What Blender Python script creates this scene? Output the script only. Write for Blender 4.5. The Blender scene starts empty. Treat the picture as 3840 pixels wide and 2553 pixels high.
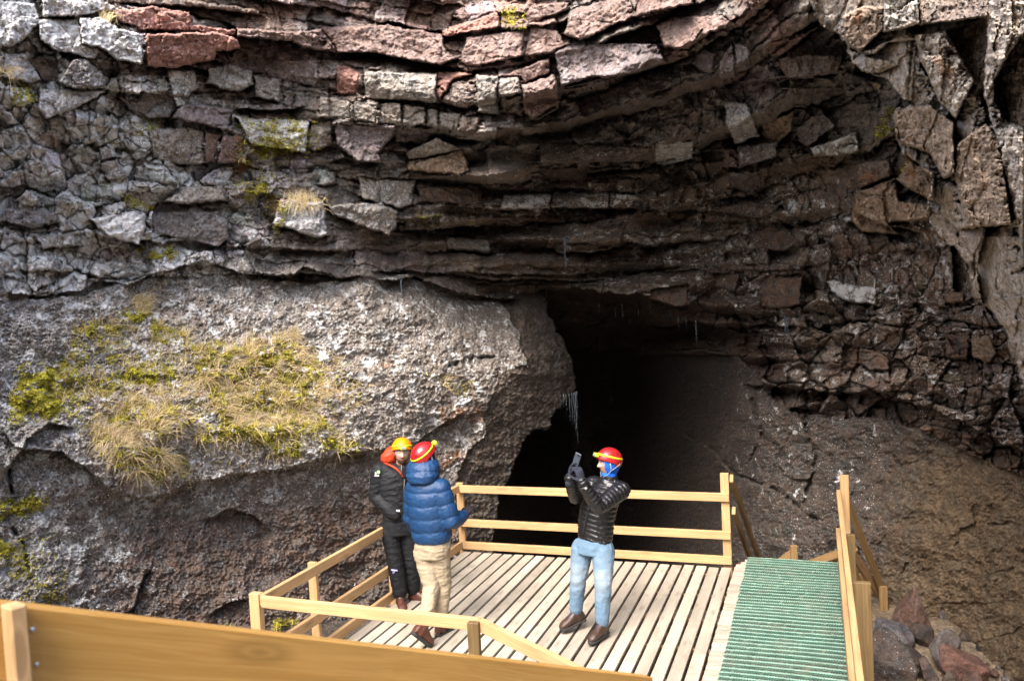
import bpy, math, random
import numpy as np
from mathutils import Vector, Matrix

# ------------------------------------------------------------------ camera, sky, sun, exposure
SC = bpy.context.scene
COL = SC.collection
FOC, PITCH, ROLL, CAMH = 3080.5, 0.0473, -0.0533, 3.3     # focal length in pixels of the 3840-wide photograph
IW, IH = 3840.0, 2553.0
_cp, _sp, _cr, _sr = math.cos(PITCH), math.sin(PITCH), math.cos(ROLL), math.sin(ROLL)
_R0, _U0 = np.array([1., 0, 0]), np.array([0, _sp, _cp])
AX_F = np.array([0, _cp, -_sp])
AX_R = _cr * _R0 + _sr * _U0
AX_U = -_sr * _R0 + _cr * _U0
EYE = np.array([0, 0, CAMH])

cam = bpy.data.cameras.new('camera')
camo = bpy.data.objects.new('camera', cam)
COL.objects.link(camo)
M = Matrix.Identity(4)
for i in range(3):
    M[i][0], M[i][1], M[i][2], M[i][3] = AX_R[i], AX_U[i], -AX_F[i], EYE[i]
camo.matrix_world = M
cam.sensor_width = 36.0
cam.lens = 36.0 * FOC / IW
cam.clip_start, cam.clip_end = 0.05, 2000
cam.dof.use_dof = True
cam.dof.focus_distance = 8.6
cam.dof.aperture_fstop = 6.4
SC.camera = camo

SUN_EL, SUN_AZ = math.radians(50), math.radians(206)      # azimuth measured clockwise from +Y (north): behind the camera, to the left
world = bpy.data.worlds.new('World')
SC.world = world
world.use_nodes = True
wn = world.node_tree.nodes
sky = wn.new('ShaderNodeTexSky')
sky.sky_type = 'NISHITA'
sky.sun_disc = False
sky.sun_elevation, sky.sun_rotation = SUN_EL, SUN_AZ
sky.air_density, sky.dust_density, sky.ozone_density = 1.0, 4.0, 0.6
wn['Background'].inputs[1].default_value = 0.15
world.node_tree.links.new(sky.outputs[0], wn['Background'].inputs[0])
sl = bpy.data.lights.new('sun', 'SUN')
sl.energy, sl.angle, sl.color = 1.6, math.radians(30), (1.0, 0.975, 0.94)
so = bpy.data.objects.new('sun', sl)
COL.objects.link(so)
sdir = Vector((math.sin(SUN_AZ) * math.cos(SUN_EL), math.cos(SUN_AZ) * math.cos(SUN_EL), math.sin(SUN_EL)))
so.rotation_euler = sdir.to_track_quat('Z', 'Y').to_euler()
so.location = (-6, -6, 14)
SC.view_settings.view_transform = 'Standard'
SC.view_settings.look = 'None'
SC.view_settings.gamma = 1
SC.view_settings.use_curve_mapping = False
SC.view_settings.exposure = 2.05

# ------------------------------------------------------------------ helpers
rnd = random.Random(7)

def ray(px, py):
    return AX_F + ((px - IW / 2) / FOC) * AX_R - ((py - IH / 2) / FOC) * AX_U

def at_y(px, py, Y):                    # the point of a sight line at forward distance Y
    r = ray(px, py)
    return EYE + r * (Y / r[1])

def tag(o, label=None, cat=None, group=None, kind=None):
    for k, v in (('label', label), ('category', cat), ('group', group), ('kind', kind)):
        if v: o[k] = v
    return o

def empty(name, loc, label=None, cat=None, group=None, rz=0.0):
    o = bpy.data.objects.new(name, None)
    o.empty_display_size = 0.1
    COL.objects.link(o)
    o.location = loc
    o.rotation_euler = (0, 0, rz)
    return tag(o, label, cat, group)

def link(name, me, mat=None, parent=None, matrix=None):
    o = bpy.data.objects.new(name, me)
    COL.objects.link(o)
    if mat is not None and not me.materials: me.materials.append(mat)
    if matrix is not None: o.matrix_world = matrix
    if parent is not None:
        o.parent = parent
        pw = parent.matrix_basis.copy()
        pp = parent.parent
        while pp is not None:
            pw = pp.matrix_basis @ pw
            pp = pp.parent
        o.matrix_basis = pw.inverted() @ (matrix if matrix is not None else Matrix.Identity(4))
    return o

def mesh(name, verts, faces, smooth=False):
    me = bpy.data.meshes.new(name)
    me.from_pydata([tuple(map(float, v)) for v in verts], [], faces)
    if smooth:
        me.polygons.foreach_set('use_smooth', [True] * len(me.polygons))
    me.update()
    return me

def grid_mesh(name, P, smooth=True):    # P: (n, m, 3)
    n, m = P.shape[:2]
    me = bpy.data.meshes.new(name)
    me.vertices.add(n * m)
    me.vertices.foreach_set('co', P.reshape(-1).astype(np.float32))
    i, j = np.meshgrid(np.arange(n - 1), np.arange(m - 1), indexing='ij')
    a = i * m + j
    q = np.stack([a, a + m, a + m + 1, a + 1], -1).reshape(-1, 4)
    me.loops.add(q.size)
    me.loops.foreach_set('vertex_index', q.reshape(-1).astype(np.int32))
    me.polygons.add(len(q))
    me.polygons.foreach_set('loop_start', (np.arange(len(q)) * 4).astype(np.int32))
    me.polygons.foreach_set('use_smooth', np.full(len(q), smooth))
    me.update(calc_edges=True)
    return me

def vcol(me, name, arr):                # per-vertex colour attribute
    at = me.attributes.new(name, 'FLOAT_COLOR', 'POINT')
    at.data.foreach_set('color', arr.reshape(-1).astype(np.float32))

class MB:                               # collects shapes into one mesh
    def __init__(s): s.v, s.f, s.c = [], [], []
    def add(s, vs, fs, col=None):
        b = len(s.v)
        s.v += [tuple(map(float, q)) for q in vs]
        s.f += [tuple(b + i for i in f) for f in fs]
        s.c += [col if col is not None else (1, 1, 1)] * len(vs)
    def box(s, lo, hi, col=None, bev=0.0, xf=None):
        (x0, y0, z0), (x1, y1, z1) = lo, hi
        if bev <= 0:
            vs = [(x0, y0, z0), (x1, y0, z0), (x1, y1, z0), (x0, y1, z0), (x0, y0, z1), (x1, y0, z1), (x1, y1, z1), (x0, y1, z1)]
            fs = [(0, 3, 2, 1), (4, 5, 6, 7), (0, 1, 5, 4), (1, 2, 6, 5), (2, 3, 7, 6), (3, 0, 4, 7)]
        else:
            vs, fs = bevbox(lo, hi, bev)
        if xf is not None: vs = [xf(q) for q in vs]
        s.add(vs, fs, col)
    def tube(s, pts, rad, n=8, col=None, cap=True):
        vs, fs = tube_vf(pts, rad, n, cap)
        s.add(vs, fs, col)
    def mesh(s, name, smooth=False, colname=None):
        me = mesh(name, s.v, s.f, smooth)
        if colname: vcol(me, colname, np.array([list(c) + [1.0] for c in s.c]))
        return me

def bevbox(lo, hi, b):
    x0, y0, z0 = lo; x1, y1, z1 = hi
    vs, idx = [], {}
    for ix, X in enumerate((x0, x1)):
        for iy, Y in enumerate((y0, y1)):
            for iz, Z in enumerate((z0, z1)):
                sx, sy, sz = (1, -1)[ix], (1, -1)[iy], (1, -1)[iz]
                for ax in range(3):
                    q = [X + sx * b, Y + sy * b, Z + sz * b]
                    q[ax] = (X, Y, Z)[ax]
                    idx[(ix, iy, iz, ax)] = len(vs)
                    vs.append(tuple(q))
    fs = []
    def k(a, b_, c, ax): return idx[(a, b_, c, ax)]
    for s_ in (0, 1):
        f = [k(s_, 0, 0, 0), k(s_, 1, 0, 0), k(s_, 1, 1, 0), k(s_, 0, 1, 0)]; fs.append(f if s_ else f[::-1])
        f = [k(0, s_, 0, 1), k(0, s_, 1, 1), k(1, s_, 1, 1), k(1, s_, 0, 1)]; fs.append(f if s_ else f[::-1])
        f = [k(0, 0, s_, 2), k(1, 0, s_, 2), k(1, 1, s_, 2), k(0, 1, s_, 2)]; fs.append(f if s_ else f[::-1])
    for a in (0, 1):
        for c in (0, 1):
            f = [k(0, a, c, 1), k(1, a, c, 1), k(1, a, c, 2), k(0, a, c, 2)]; fs.append(f if (a == c) == (a == 1 and c == 1 or a == 0 and c == 0) and a == c else f[::-1])
            f = [k(a, 0, c, 0), k(a, 1, c, 0), k(a, 1, c, 2), k(a, 0, c, 2)]; fs.append(f)
            f = [k(a, c, 0, 0), k(a, c, 1, 0), k(a, c, 1, 1), k(a, c, 0, 1)]; fs.append(f)
    for a in (0, 1):
        for c in (0, 1):
            for d in (0, 1):
                fs.append([k(a, c, d, 0), k(a, c, d, 1), k(a, c, d, 2)])
    # orient every face outward (the box is convex)
    ctr = np.array([(x0 + x1) / 2, (y0 + y1) / 2, (z0 + z1) / 2])
    V = np.array(vs)
    out = []
    for f in fs:
        n = np.cross(V[f[1]] - V[f[0]], V[f[2]] - V[f[0]])
        out.append(tuple(f) if n @ (V[f].mean(0) - ctr) > 0 else tuple(f[::-1]))
    return vs, out

def frame(d):
    d = Vector(d).normalized()
    a = Vector((0, 0, 1)) if abs(d.z) < 0.9 else Vector((0, 1, 0))
    x = a.cross(d).normalized()
    return x, d.cross(x).normalized()

def tube_vf(pts, rad, n=8, cap=True):
    pts = [Vector(p) for p in pts]
    if not hasattr(rad, '__len__'): rad = [rad] * len(pts)
    vs, fs = [], []
    x = None
    for i, p in enumerate(pts):
        d = (pts[min(i + 1, len(pts) - 1)] - pts[max(i - 1, 0)]).normalized()
        if x is None: x, y = frame(d)
        else:
            x = (x - d * x.dot(d)).normalized()
            y = d.cross(x)
        for k in range(n):
            a = 2 * math.pi * k / n
            r = rad[i]
            rx, ry = r if hasattr(r, '__len__') else (r, r)
            vs.append(p + x * math.cos(a) * rx + y * math.sin(a) * ry)
    for i in range(len(pts) - 1):
        for k in range(n):
            a, b = i * n + k, i * n + (k + 1) % n
            fs.append((a, b, b + n, a + n))
    if cap:
        fs.append(tuple(range(n))[::-1])
        fs.append(tuple(range((len(pts) - 1) * n, len(pts) * n)))
    return vs, fs

# ------------------------------------------------------------------ numpy noise
def _hash(i, j, seed):
    h = (i.astype(np.int64) * 374761393 + j.astype(np.int64) * 668265263 + seed * 1274126177) & 0xFFFFFFFF
    h = ((h ^ (h >> 13)) * 1274126177) & 0xFFFFFFFF
    h = ((h ^ (h >> 16)) * 2246822519) & 0xFFFFFFFF
    return ((h ^ (h >> 15)) & 0xFFFFFF) / float(0x1000000)

def pnoise(x, y, seed=0):
    xi, yi = np.floor(x), np.floor(y)
    fx, fy = x - xi, y - yi
    u = fx * fx * fx * (fx * (fx * 6 - 15) + 10)
    v = fy * fy * fy * (fy * (fy * 6 - 15) + 10)
    def g(di, dj):
        a = _hash(xi + di, yi + dj, seed) * 2 * np.pi
        return np.cos(a) * (fx - di) + np.sin(a) * (fy - dj)
    a, b, c, d = g(0, 0), g(1, 0), g(0, 1), g(1, 1)
    return ((a * (1 - u) + b * u) * (1 - v) + (c * (1 - u) + d * u) * v) * 1.5

def fbm(x, y, seed=0, oct=4, gain=0.5, ridged=False):
    s, a, t = 0, 1.0, 0
    for o in range(oct):
        n = pnoise(x, y, seed + o * 17)
        if ridged: n = 1 - 2 * np.abs(n)
        s = s + a * n
        t += a
        a *= gain
        x, y = x * 2.03 + 13.1, y * 2.03 + 7.7
    return s / t

def voro(x, y, seed=0):                 # id hash, offset to the nearest seed, edge distance
    xi, yi = np.floor(x), np.floor(y)
    d1 = np.full(x.shape, 9.0); d2 = np.full(x.shape, 9.0)
    ox = np.zeros(x.shape); oy = np.zeros(x.shape); ci = np.zeros(x.shape); cj = np.zeros(x.shape)
    for di in (-1, 0, 1):
        for dj in (-1, 0, 1):
            I, J = xi + di, yi + dj
            dx = I + _hash(I, J, seed) - x
            dy = J + _hash(I, J, seed + 5) - y
            d = np.hypot(dx, dy)
            near = d < d1
            d2 = np.where(near, d1, np.minimum(d2, d))
            d1 = np.where(near, d, d1)
            ox = np.where(near, dx, ox); oy = np.where(near, dy, oy)
            ci = np.where(near, I, ci); cj = np.where(near, J, cj)
    return (_hash(ci, cj, seed + 9), _hash(ci, cj, seed + 10), _hash(ci, cj, seed + 11), -ox, -oy, d2 - d1)

def sstep(a, b, x):
    t = np.clip((x - a) / (b - a), 0, 1)
    return t * t * (3 - 2 * t)

def psdf(X, Y, poly):                   # signed distance to a polygon, positive inside
    P = np.array(poly, float)
    d = np.full(X.shape, 1e18)
    ins = np.zeros(X.shape, bool)
    n = len(P)
    for i in range(n):
        ax, ay = P[i]; bx, by = P[(i + 1) % n]
        ex, ey = bx - ax, by - ay
        wx, wy = X - ax, Y - ay
        t = np.clip((wx * ex + wy * ey) / (ex * ex + ey * ey + 1e-9), 0, 1)
        d = np.minimum(d, (wx - ex * t) ** 2 + (wy - ey * t) ** 2)
        if ay != by:
            c = ((ay > Y) != (by > Y)) & (X < ex * (Y - ay) / (by - ay) + ax)
            ins ^= c
    d = np.sqrt(d)
    return np.where(ins, d, -d)

def tps(ctrl, X, Y):                    # thin-plate interpolation of (px, py, depth)
    c = np.array(ctrl, float)
    p = c[:, :2] / 1000.0
    n = len(p)
    def U(r2): return np.where(r2 > 0, r2 * np.log(r2 + 1e-12), 0)
    r2 = ((p[:, None] - p[None]) ** 2).sum(-1)
    A = np.zeros((n + 3, n + 3))
    A[:n, :n] = U(r2) + np.eye(n) * 0.02
    A[:n, n] = 1; A[:n, n + 1:] = p
    A[n:, :n] = A[:n, n:].T
    w = np.linalg.solve(A, np.concatenate([c[:, 2], [0, 0, 0]]))
    q = np.stack([X, Y], -1) / 1000.0
    out = w[n] + q @ w[n + 1:]
    for k in range(n):
        out = out + w[k] * U(((q - p[k]) ** 2).sum(-1))
    return out

# ------------------------------------------------------------------ materials
def newmat(name):
    m = bpy.data.materials.new(name)
    m.use_nodes = True
    nt = m.node_tree
    return m, nt, nt.nodes['Principled BSDF']

def nd(nt, t, **kw):
    n = nt.nodes.new(t)
    for k, v in kw.items():
        if k.startswith('i_'):
            key = k[2:]
            n.inputs[int(key) if key.isdigit() else key].default_value = v
        else: setattr(n, k, v)
    return n

def ramp(nt, stops, src):
    r = nt.nodes.new('ShaderNodeValToRGB')
    el = r.color_ramp.elements
    while len(el) < len(stops): el.new(0.5)
    for e, (p, c) in zip(el, stops):
        e.position = p
        e.color = (c, c, c, 1) if not hasattr(c, '__len__') else (*c, 1)
    nt.links.new(src, r.inputs[0])
    return r.outputs[0]

def mixc(nt, fac, a, b, mode='MIX'):
    m = nt.nodes.new('ShaderNodeMix')
    m.data_type = 'RGBA'; m.blend_type = mode
    m.clamp_factor = True
    for sock, v in ((m.inputs[0], fac), (m.inputs[6], a), (m.inputs[7], b)):
        if hasattr(v, 'is_linked') or hasattr(v, 'links'): nt.links.new(v, sock)
        elif hasattr(v, '__len__'): sock.default_value = (*v, 1) if len(v) == 3 else v
        else: sock.default_value = v
    return m.outputs[2]

def mth(nt, op, a, b=None, clamp=False):
    m = nt.nodes.new('ShaderNodeMath')
    m.operation = op; m.use_clamp = clamp
    for s, v in ((m.inputs[0], a), (m.inputs[1], b)):
        if v is None: continue
        if hasattr(v, 'links'): nt.links.new(v, s)
        else: s.default_value = v
    return m.outputs[0]

def noise(nt, vec, scale, detail=4, rough=0.55, dist=0.0):
    n = nd(nt, 'ShaderNodeTexNoise', i_Scale=scale, i_Detail=detail, i_Roughness=rough, i_Distortion=dist)
    if vec is not None: nt.links.new(vec, n.inputs['Vector'])
    return n.outputs['Fac']

def bump(nt, h, strength, dist, normal=None):
    b = nd(nt, 'ShaderNodeBump', i_Strength=strength, i_Distance=dist)
    nt.links.new(h, b.inputs['Height'])
    if normal is not None: nt.links.new(normal, b.inputs['Normal'])
    return b.outputs[0]

def coords(nt, kind='Object'):
    return nt.nodes.new('ShaderNodeTexCoord').outputs[kind]

def mapping(nt, vec, scale=(1, 1, 1), loc=(0, 0, 0)):
    m = nd(nt, 'ShaderNodeMapping')
    m.inputs['Scale'].default_value = scale
    m.inputs['Location'].default_value = loc
    nt.links.new(vec, m.inputs[0])
    return m.outputs[0]

def mat_rock(name='cliff_rock'):
    m, nt, bs = newmat(name)
    L = nt.links.new
    co = coords(nt)
    base = nd(nt, 'ShaderNodeAttribute', attribute_name='base').outputs['Color']
    mk = nd(nt, 'ShaderNodeSeparateColor')
    L(nd(nt, 'ShaderNodeAttribute', attribute_name='mask').outputs['Color'], mk.inputs[0])
    lich, moss, rust = mk.outputs
    n1 = noise(nt, co, 1.7, 6, 0.62)
    n2 = noise(nt, co, 9.0, 6, 0.65)
    n3 = noise(nt, co, 30.0, 6, 0.75)
    v = ramp(nt, [(0.28, 0.45), (0.5, 0.95), (0.72, 1.55)], n2)
    c = mixc(nt, 1.0, base, v, 'MULTIPLY')
    v2 = ramp(nt, [(0.33, 0.38), (0.5, 1.0), (0.66, 1.75)], n3)
    c = mixc(nt, 0.9, c, v2, 'MULTIPLY')
    # warm and cool drift
    c = mixc(nt, ramp(nt, [(0.4, 0.0), (0.65, 0.3)], n1), c, mixc(nt, 1.0, c, (1.2, 0.98, 0.80), 'MULTIPLY'))
    # pits and dark mineral
    vo = nd(nt, 'ShaderNodeTexVoronoi', i_Scale=38.0)
    L(co, vo.inputs['Vector'])
    pit = ramp(nt, [(0.0, 1.0), (0.22, 0.0)], vo.outputs['Distance'])
    c = mixc(nt, mth(nt, 'MULTIPLY', pit, 0.35), c, (0.035, 0.032, 0.03))
    # rust
    rn = mth(nt, 'MULTIPLY', rust, ramp(nt, [(0.38, 0.0), (0.58, 1.0)], noise(nt, co, 7.0, 5, 0.6)))
    c = mixc(nt, mth(nt, 'MULTIPLY', rn, 0.85), c, (0.30, 0.115, 0.03))
    # lichen: crusts (large) and specks (small)
    ln = noise(nt, co, 5.5, 7, 0.72, 0.3)
    thr = mth(nt, 'SUBTRACT', 0.80, mth(nt, 'MULTIPLY', lich, 0.37))
    cr = mth(nt, 'MULTIPLY', mth(nt, 'SUBTRACT', ln, thr), 16.0, True)
    sp = nd(nt, 'ShaderNodeTexVoronoi', i_Scale=24.0, i_Randomness=1.0)
    L(mapping(nt, co, (1, 1, 1), (3, 1, 2)), sp.inputs['Vector'])
    spn = noise(nt, co, 3.0, 4, 0.6)
    spr = mth(nt, 'MULTIPLY', mth(nt, 'SUBTRACT', mth(nt, 'MULTIPLY', mth(nt, 'MULTIPLY', lich, spn), 0.72), sp.outputs['Distance']), 9.0, True)
    sp2 = nd(nt, 'ShaderNodeTexVoronoi', i_Scale=60.0, i_Randomness=1.0)
    L(co, sp2.inputs['Vector'])
    spr2 = mth(nt, 'MULTIPLY', mth(nt, 'SUBTRACT', mth(nt, 'MULTIPLY', lich, 0.36), sp2.outputs['Distance']), 7.0, True)
    lf = mth(nt, 'MAXIMUM', cr, mth(nt, 'MAXIMUM', spr, spr2))
    lcol = mixc(nt, noise(nt, co, 14.0, 3), (0.50, 0.50, 0.47), (0.82, 0.81, 0.80))
    c = mixc(nt, mth(nt, 'MULTIPLY', lf, 0.92), c, lcol)
    # moss
    mn = noise(nt, co, 11.0, 6, 0.7)
    mf = mth(nt, 'MULTIPLY', mth(nt, 'SUBTRACT', mth(nt, 'ADD', mth(nt, 'MULTIPLY', moss, 0.62), mn), 0.86), 9.0, True)
    mcol = mixc(nt, ramp(nt, [(0.3, 0.0), (0.7, 1.0)], noise(nt, co, 4.0, 5, 0.6)), (0.085, 0.075, 0.012), (0.30, 0.27, 0.035))
    mcol = mixc(nt, ramp(nt, [(0.55, 0.0), (0.68, 0.8)], noise(nt, mapping(nt, co, (1, 1, 1), (7, 2, 0)), 6.0, 4, 0.6)), mcol, (0.30, 0.17, 0.06))
    c = mixc(nt, mf, c, mcol)
    L(c, bs.inputs['Base Color'])
    rgh = ramp(nt, [(0.0, 0.62), (1.0, 0.92)], n2)
    L(rgh, bs.inputs['Roughness'])
    bs.inputs['Specular IOR Level'].default_value = 0.35
    nb = bump(nt, n3, 0.55, 0.03)
    nb = bump(nt, n2, 0.6, 0.08, nb)
    nb = bump(nt, pit, -0.25, 0.02, nb)
    L(nb, bs.inputs['Normal'])
    return m

def mat_wood(name, light, dark, grain=1.0, rough=0.6, attr=None, weather=0.0):
    m, nt, bs = newmat(name)
    L = nt.links.new
    co = coords(nt)
    oi = nt.nodes.new('ShaderNodeObjectInfo').outputs['Random']
    off = nd(nt, 'ShaderNodeVectorMath', operation='ADD')
    L(co, off.inputs[0])
    cm = nt.nodes.new('ShaderNodeCombineXYZ')
    L(mth(nt, 'MULTIPLY', oi, 57.0), cm.inputs[0]); L(mth(nt, 'MULTIPLY', oi, 31.0), cm.inputs[1]); L(mth(nt, 'MULTIPLY', oi, 13.0), cm.inputs[2])
    L(cm.outputs[0], off.inputs[1])
    v = off.outputs[0]
    av = None
    if attr:
        av = nd(nt, 'ShaderNodeAttribute', attribute_name=attr).outputs['Color']
        o2 = nd(nt, 'ShaderNodeVectorMath', operation='MULTIPLY_ADD')
        L(av, o2.inputs[0]); o2.inputs[1].default_value = (23.0, 5.0, 3.0); L(v, o2.inputs[2])
        v = o2.outputs[0]
    warp = noise(nt, mapping(nt, v, (1.3, 7, 7)), 1.0, 3)
    wv = nd(nt, 'ShaderNodeVectorMath', operation='MULTIPLY_ADD')
    cw = nt.nodes.new('ShaderNodeCombineXYZ')
    L(warp, cw.inputs[1]); L(warp, cw.inputs[2])
    L(cw.outputs[0], wv.inputs[0]); wv.inputs[1].default_value = (0, 0.06, 0.06); L(v, wv.inputs[2])
    g1 = noise(nt, mapping(nt, wv.outputs[0], (0.9, 60, 60)), 1.0, 3, 0.6)
    g2 = noise(nt, mapping(nt, wv.outputs[0], (3.0, 230, 230)), 1.0, 2, 0.6)
    g = mth(nt, 'ADD', mth(nt, 'MULTIPLY', g1, 0.7), mth(nt, 'MULTIPLY', g2, 0.3))
    c = mixc(nt, mth(nt, 'MULTIPLY', ramp(nt, [(0.38, 0.0), (0.62, 1.0)], g), grain), light, dark)
    big = noise(nt, mapping(nt, v, (1.2, 4, 4)), 1.0, 4)
    c = mixc(nt, 0.8, c, ramp(nt, [(0.3, 0.78), (0.7, 1.18)], big), 'MULTIPLY')
    # knots
    vo = nd(nt, 'ShaderNodeTexVoronoi', i_Scale=1.0, i_Randomness=1.0)
    L(mapping(nt, v, (2.4, 9.0, 9.0)), vo.inputs['Vector'])
    kn = ramp(nt, [(0.0, 1.0), (0.07, 0.9), (0.10, 0.25), (0.14, 0.6), (0.24, 0.0)], vo.outputs['Distance'])
    c = mixc(nt, mth(nt, 'MULTIPLY', kn, 0.65), c, tuple(q * 0.42 for q in dark))
    if attr:
        sv = nd(nt, 'ShaderNodeSeparateColor'); L(av, sv.inputs[0])
        c = mixc(nt, 1.0, c, ramp(nt, [(0.0, 0.78), (1.0, 1.12)], sv.outputs[0]), 'MULTIPLY')
    if weather:
        dn = noise(nt, mapping(nt, v, (2.0, 3.0, 3.0)), 2.6, 6, 0.7)
        c = mixc(nt, mth(nt, 'MULTIPLY', ramp(nt, [(0.55, 0.0), (0.72, 1.0)], dn), weather), c, (0.20, 0.165, 0.13))
        sn = noise(nt, v, 70.0, 3, 0.6)
        c = mixc(nt, mth(nt, 'MULTIPLY', ramp(nt, [(0.70, 0.0), (0.76, 1.0)], sn), weather), c, (0.08, 0.06, 0.05))
    L(c, bs.inputs['Base Color'])
    bs.inputs['Roughness'].default_value = rough
    bs.inputs['Specular IOR Level'].default_value = 0.3
    L(bump(nt, g, 0.25, 0.004), bs.inputs['Normal'])
    return m

def mat_plain(name, col, rough=0.6, metal=0.0, var=0.15, scale=30.0, bumpd=0.0, spec=0.5, attr=None, weave=0.0):
    m, nt, bs = newmat(name)
    L = nt.links.new
    co = coords(nt)
    n = noise(nt, co, scale, 4, 0.6)
    src = nd(nt, 'ShaderNodeAttribute', attribute_name=attr).outputs['Color'] if attr else col
    c = mixc(nt, 1.0, src, ramp(nt, [(0.3, 1 - var), (0.7, 1 + var)], n), 'MULTIPLY')
    L(c, bs.inputs['Base Color'])
    bs.inputs['Roughness'].default_value = rough
    bs.inputs['Metallic'].default_value = metal
    bs.inputs['Specular IOR Level'].default_value = spec
    if bumpd: L(bump(nt, n, 0.5, bumpd), bs.inputs['Normal'])
    return m
# ------------------------------------------------------------------ the cliff: a lava-tube mouth in layered basalt
# Sight-line grid -> forward distance of the rock in metres -> points in space (relief with real depth).
gx = np.concatenate([np.arange(-1500, -400, 36), np.arange(-400, -40, 8), np.arange(-40, 3880, 3.5), np.arange(3880, 4640, 8), np.arange(4640, 5400, 36)]).astype(float)
gy = np.concatenate([np.arange(-1700, -440, 40), np.arange(-440, -40, 8), np.arange(-40, 2565, 3.5), np.arange(2565, 3400, 30)]).astype(float)
X, Y = np.meshgrid(gx, gy, indexing='ij')

def upsample(ctrl):
    cx, cy = np.linspace(-1500, 5400, 90), np.linspace(-1700, 3400, 70)
    A, B = np.meshgrid(cx, cy, indexing='ij')
    Z = tps(ctrl, A, B)
    fx = np.clip((gx - cx[0]) / (cx[1] - cx[0]), 0, len(cx) - 1.001); fy = np.clip((gy - cy[0]) / (cy[1] - cy[0]), 0, len(cy) - 1.001)
    ix, iy = fx.astype(int), fy.astype(int)
    tx, ty = (fx - ix)[:, None], (fy - iy)[None]
    g = lambda a, b: Z[np.ix_(ix + a, iy + b)]
    return (g(0, 0) * (1 - tx) + g(1, 0) * tx) * (1 - ty) + (g(0, 1) * (1 - tx) + g(1, 1) * tx) * ty

YB = upsample([  # left wall, brow and lintel
    (-1500, -1700, 7), (-1500, 500, 5.5), (-1500, 2000, 5.5), (-1500, 3400, 5),
    (0, -1700, 12), (0, 0, 8.6), (0, 500, 8.9), (0, 1000, 9.2), (0, 1150, 9.0), (0, 1500, 8.5), (0, 1750, 8.3), (0, 1900, 8.5), (0, 2250, 8.2), (0, 2900, 7.6),
    (600, -1700, 13.5), (600, 0, 10.1), (600, 500, 10.4), (600, 1000, 10.8), (600, 1100, 10.7), (600, 1350, 10.2), (600, 1650, 9.5), (600, 1790, 9.6), (600, 1900, 10.0), (600, 2250, 9.6), (600, 2900, 8.8),
    (1200, -1700, 14.5), (1200, 0, 11.0), (1200, 400, 11.6), (1200, 800, 12.2), (1200, 1040, 12.3), (1200, 1120, 11.9), (1200, 1400, 11.4), (1200, 1650, 11.0), (1200, 1800, 11.4), (1200, 2200, 11.3), (1200, 2600, 10.6), (1200, 2900, 10.2),
    (1500, 1180, 12.7), (1500, 1400, 12.2), (1500, 1700, 12.1), (1500, 2000, 12.5), (1700, 1220, 13.4), (1850, 1300, 13.5), (1750, 1700, 13.0), (1700, 2000, 13.0),
    (1800, -1700, 12.5), (1800, -400, 11.2), (1800, 0, 11.0), (1800, 250, 10.8), (1800, 430, 11.0), (1800, 540, 12.4), (1800, 760, 13.9), (1800, 950, 14.5), (1800, 1100, 14.9),
    (2300, -1700, 11.5), (2300, -400, 10.2), (2300, 0, 10.2), (2300, 230, 10.1), (2300, 310, 10.3), (2300, 370, 11.5), (2300, 440, 12.8), (2300, 600, 13.9), (2300, 760, 14.2), (2300, 860, 15.2), (2300, 1000, 15.0), (2300, 1090, 15.2),
    (2800, -1700, 10.0), (2800, -400, 8.7), (2800, 0, 8.8), (2800, 200, 9.1), (2800, 330, 10.6), (2800, 560, 12.6), (2800, 800, 13.6), (2750, 950, 14.4), (2800, 1100, 13.9), (2750, 1250, 15.2), (2760, 1370, 14.8), (2900, 1420, 13.6), (3050, 1250, 12.6),
    (3300, -1700, 10), (3150, 250, 9.6), (3300, 700, 10.1), (3150, 900, 11.8), (3300, 1000, 11.3), (3300, 1400, 11.2), (3800, 1300, 8.6), (3800, 1650, 8.9), (4600, 1500, 6.0), (5400, 1500, 5.0), (5400, -1700, 7.5)])
YA = upsample([  # inside of the cave and its right wall
    (1700, 1100, 16), (1700, 2100, 16), (2150, 1150, 16.5), (2500, 1180, 17.0), (2750, 1300, 15.5), (2300, 1350, 24), (2500, 1400, 20), (2200, 1600, 27), (2200, 2000, 25), (1950, 1900, 20),
    (2450, 1650, 21), (2600, 1800, 17.5), (2550, 2050, 18.0), (2800, 1500, 14.3), (2800, 1750, 14.2), (2850, 2050, 13.8), (3000, 1500, 13.1), (3050, 1800, 12.9), (3100, 2100, 12.3),
    (3300, 1520, 11.8), (3300, 1800, 11.7), (3350, 2200, 11.0), (3500, 2450, 10.3), (3600, 1650, 10.2), (3600, 2000, 10.0), (3840, 1750, 9.2), (3840, 2100, 8.9), (3840, 2400, 8.5),
    (3500, 3000, 9.5), (2800, 3200, 12.5), (1800, 3200, 15), (4600, 1800, 6.8), (4600, 2600, 6.4), (5400, 2200, 5.2), (5400, 3400, 5.0), (-1500, 2000, 14), (-1500, -1700, 14), (2500, -1700, 17), (5400, -1700, 8)])
YM = upsample([(1700, 1100, 14.4), (1700, 2300, 13.0), (1860, 1560, 13.4), (1960, 1340, 13.9), (1920, 1180, 14.8), (2090, 1150, 16.5), (2060, 1400, 14.8), (2150, 1450, 15.8), (2040, 1600, 14.8), (1950, 1680, 14.2), (2300, 1300, 17), (1850, 2000, 14.0),
               (-1500, -1700, 14), (5400, -1700, 14), (-1500, 3400, 14), (5400, 3400, 14)])
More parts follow.
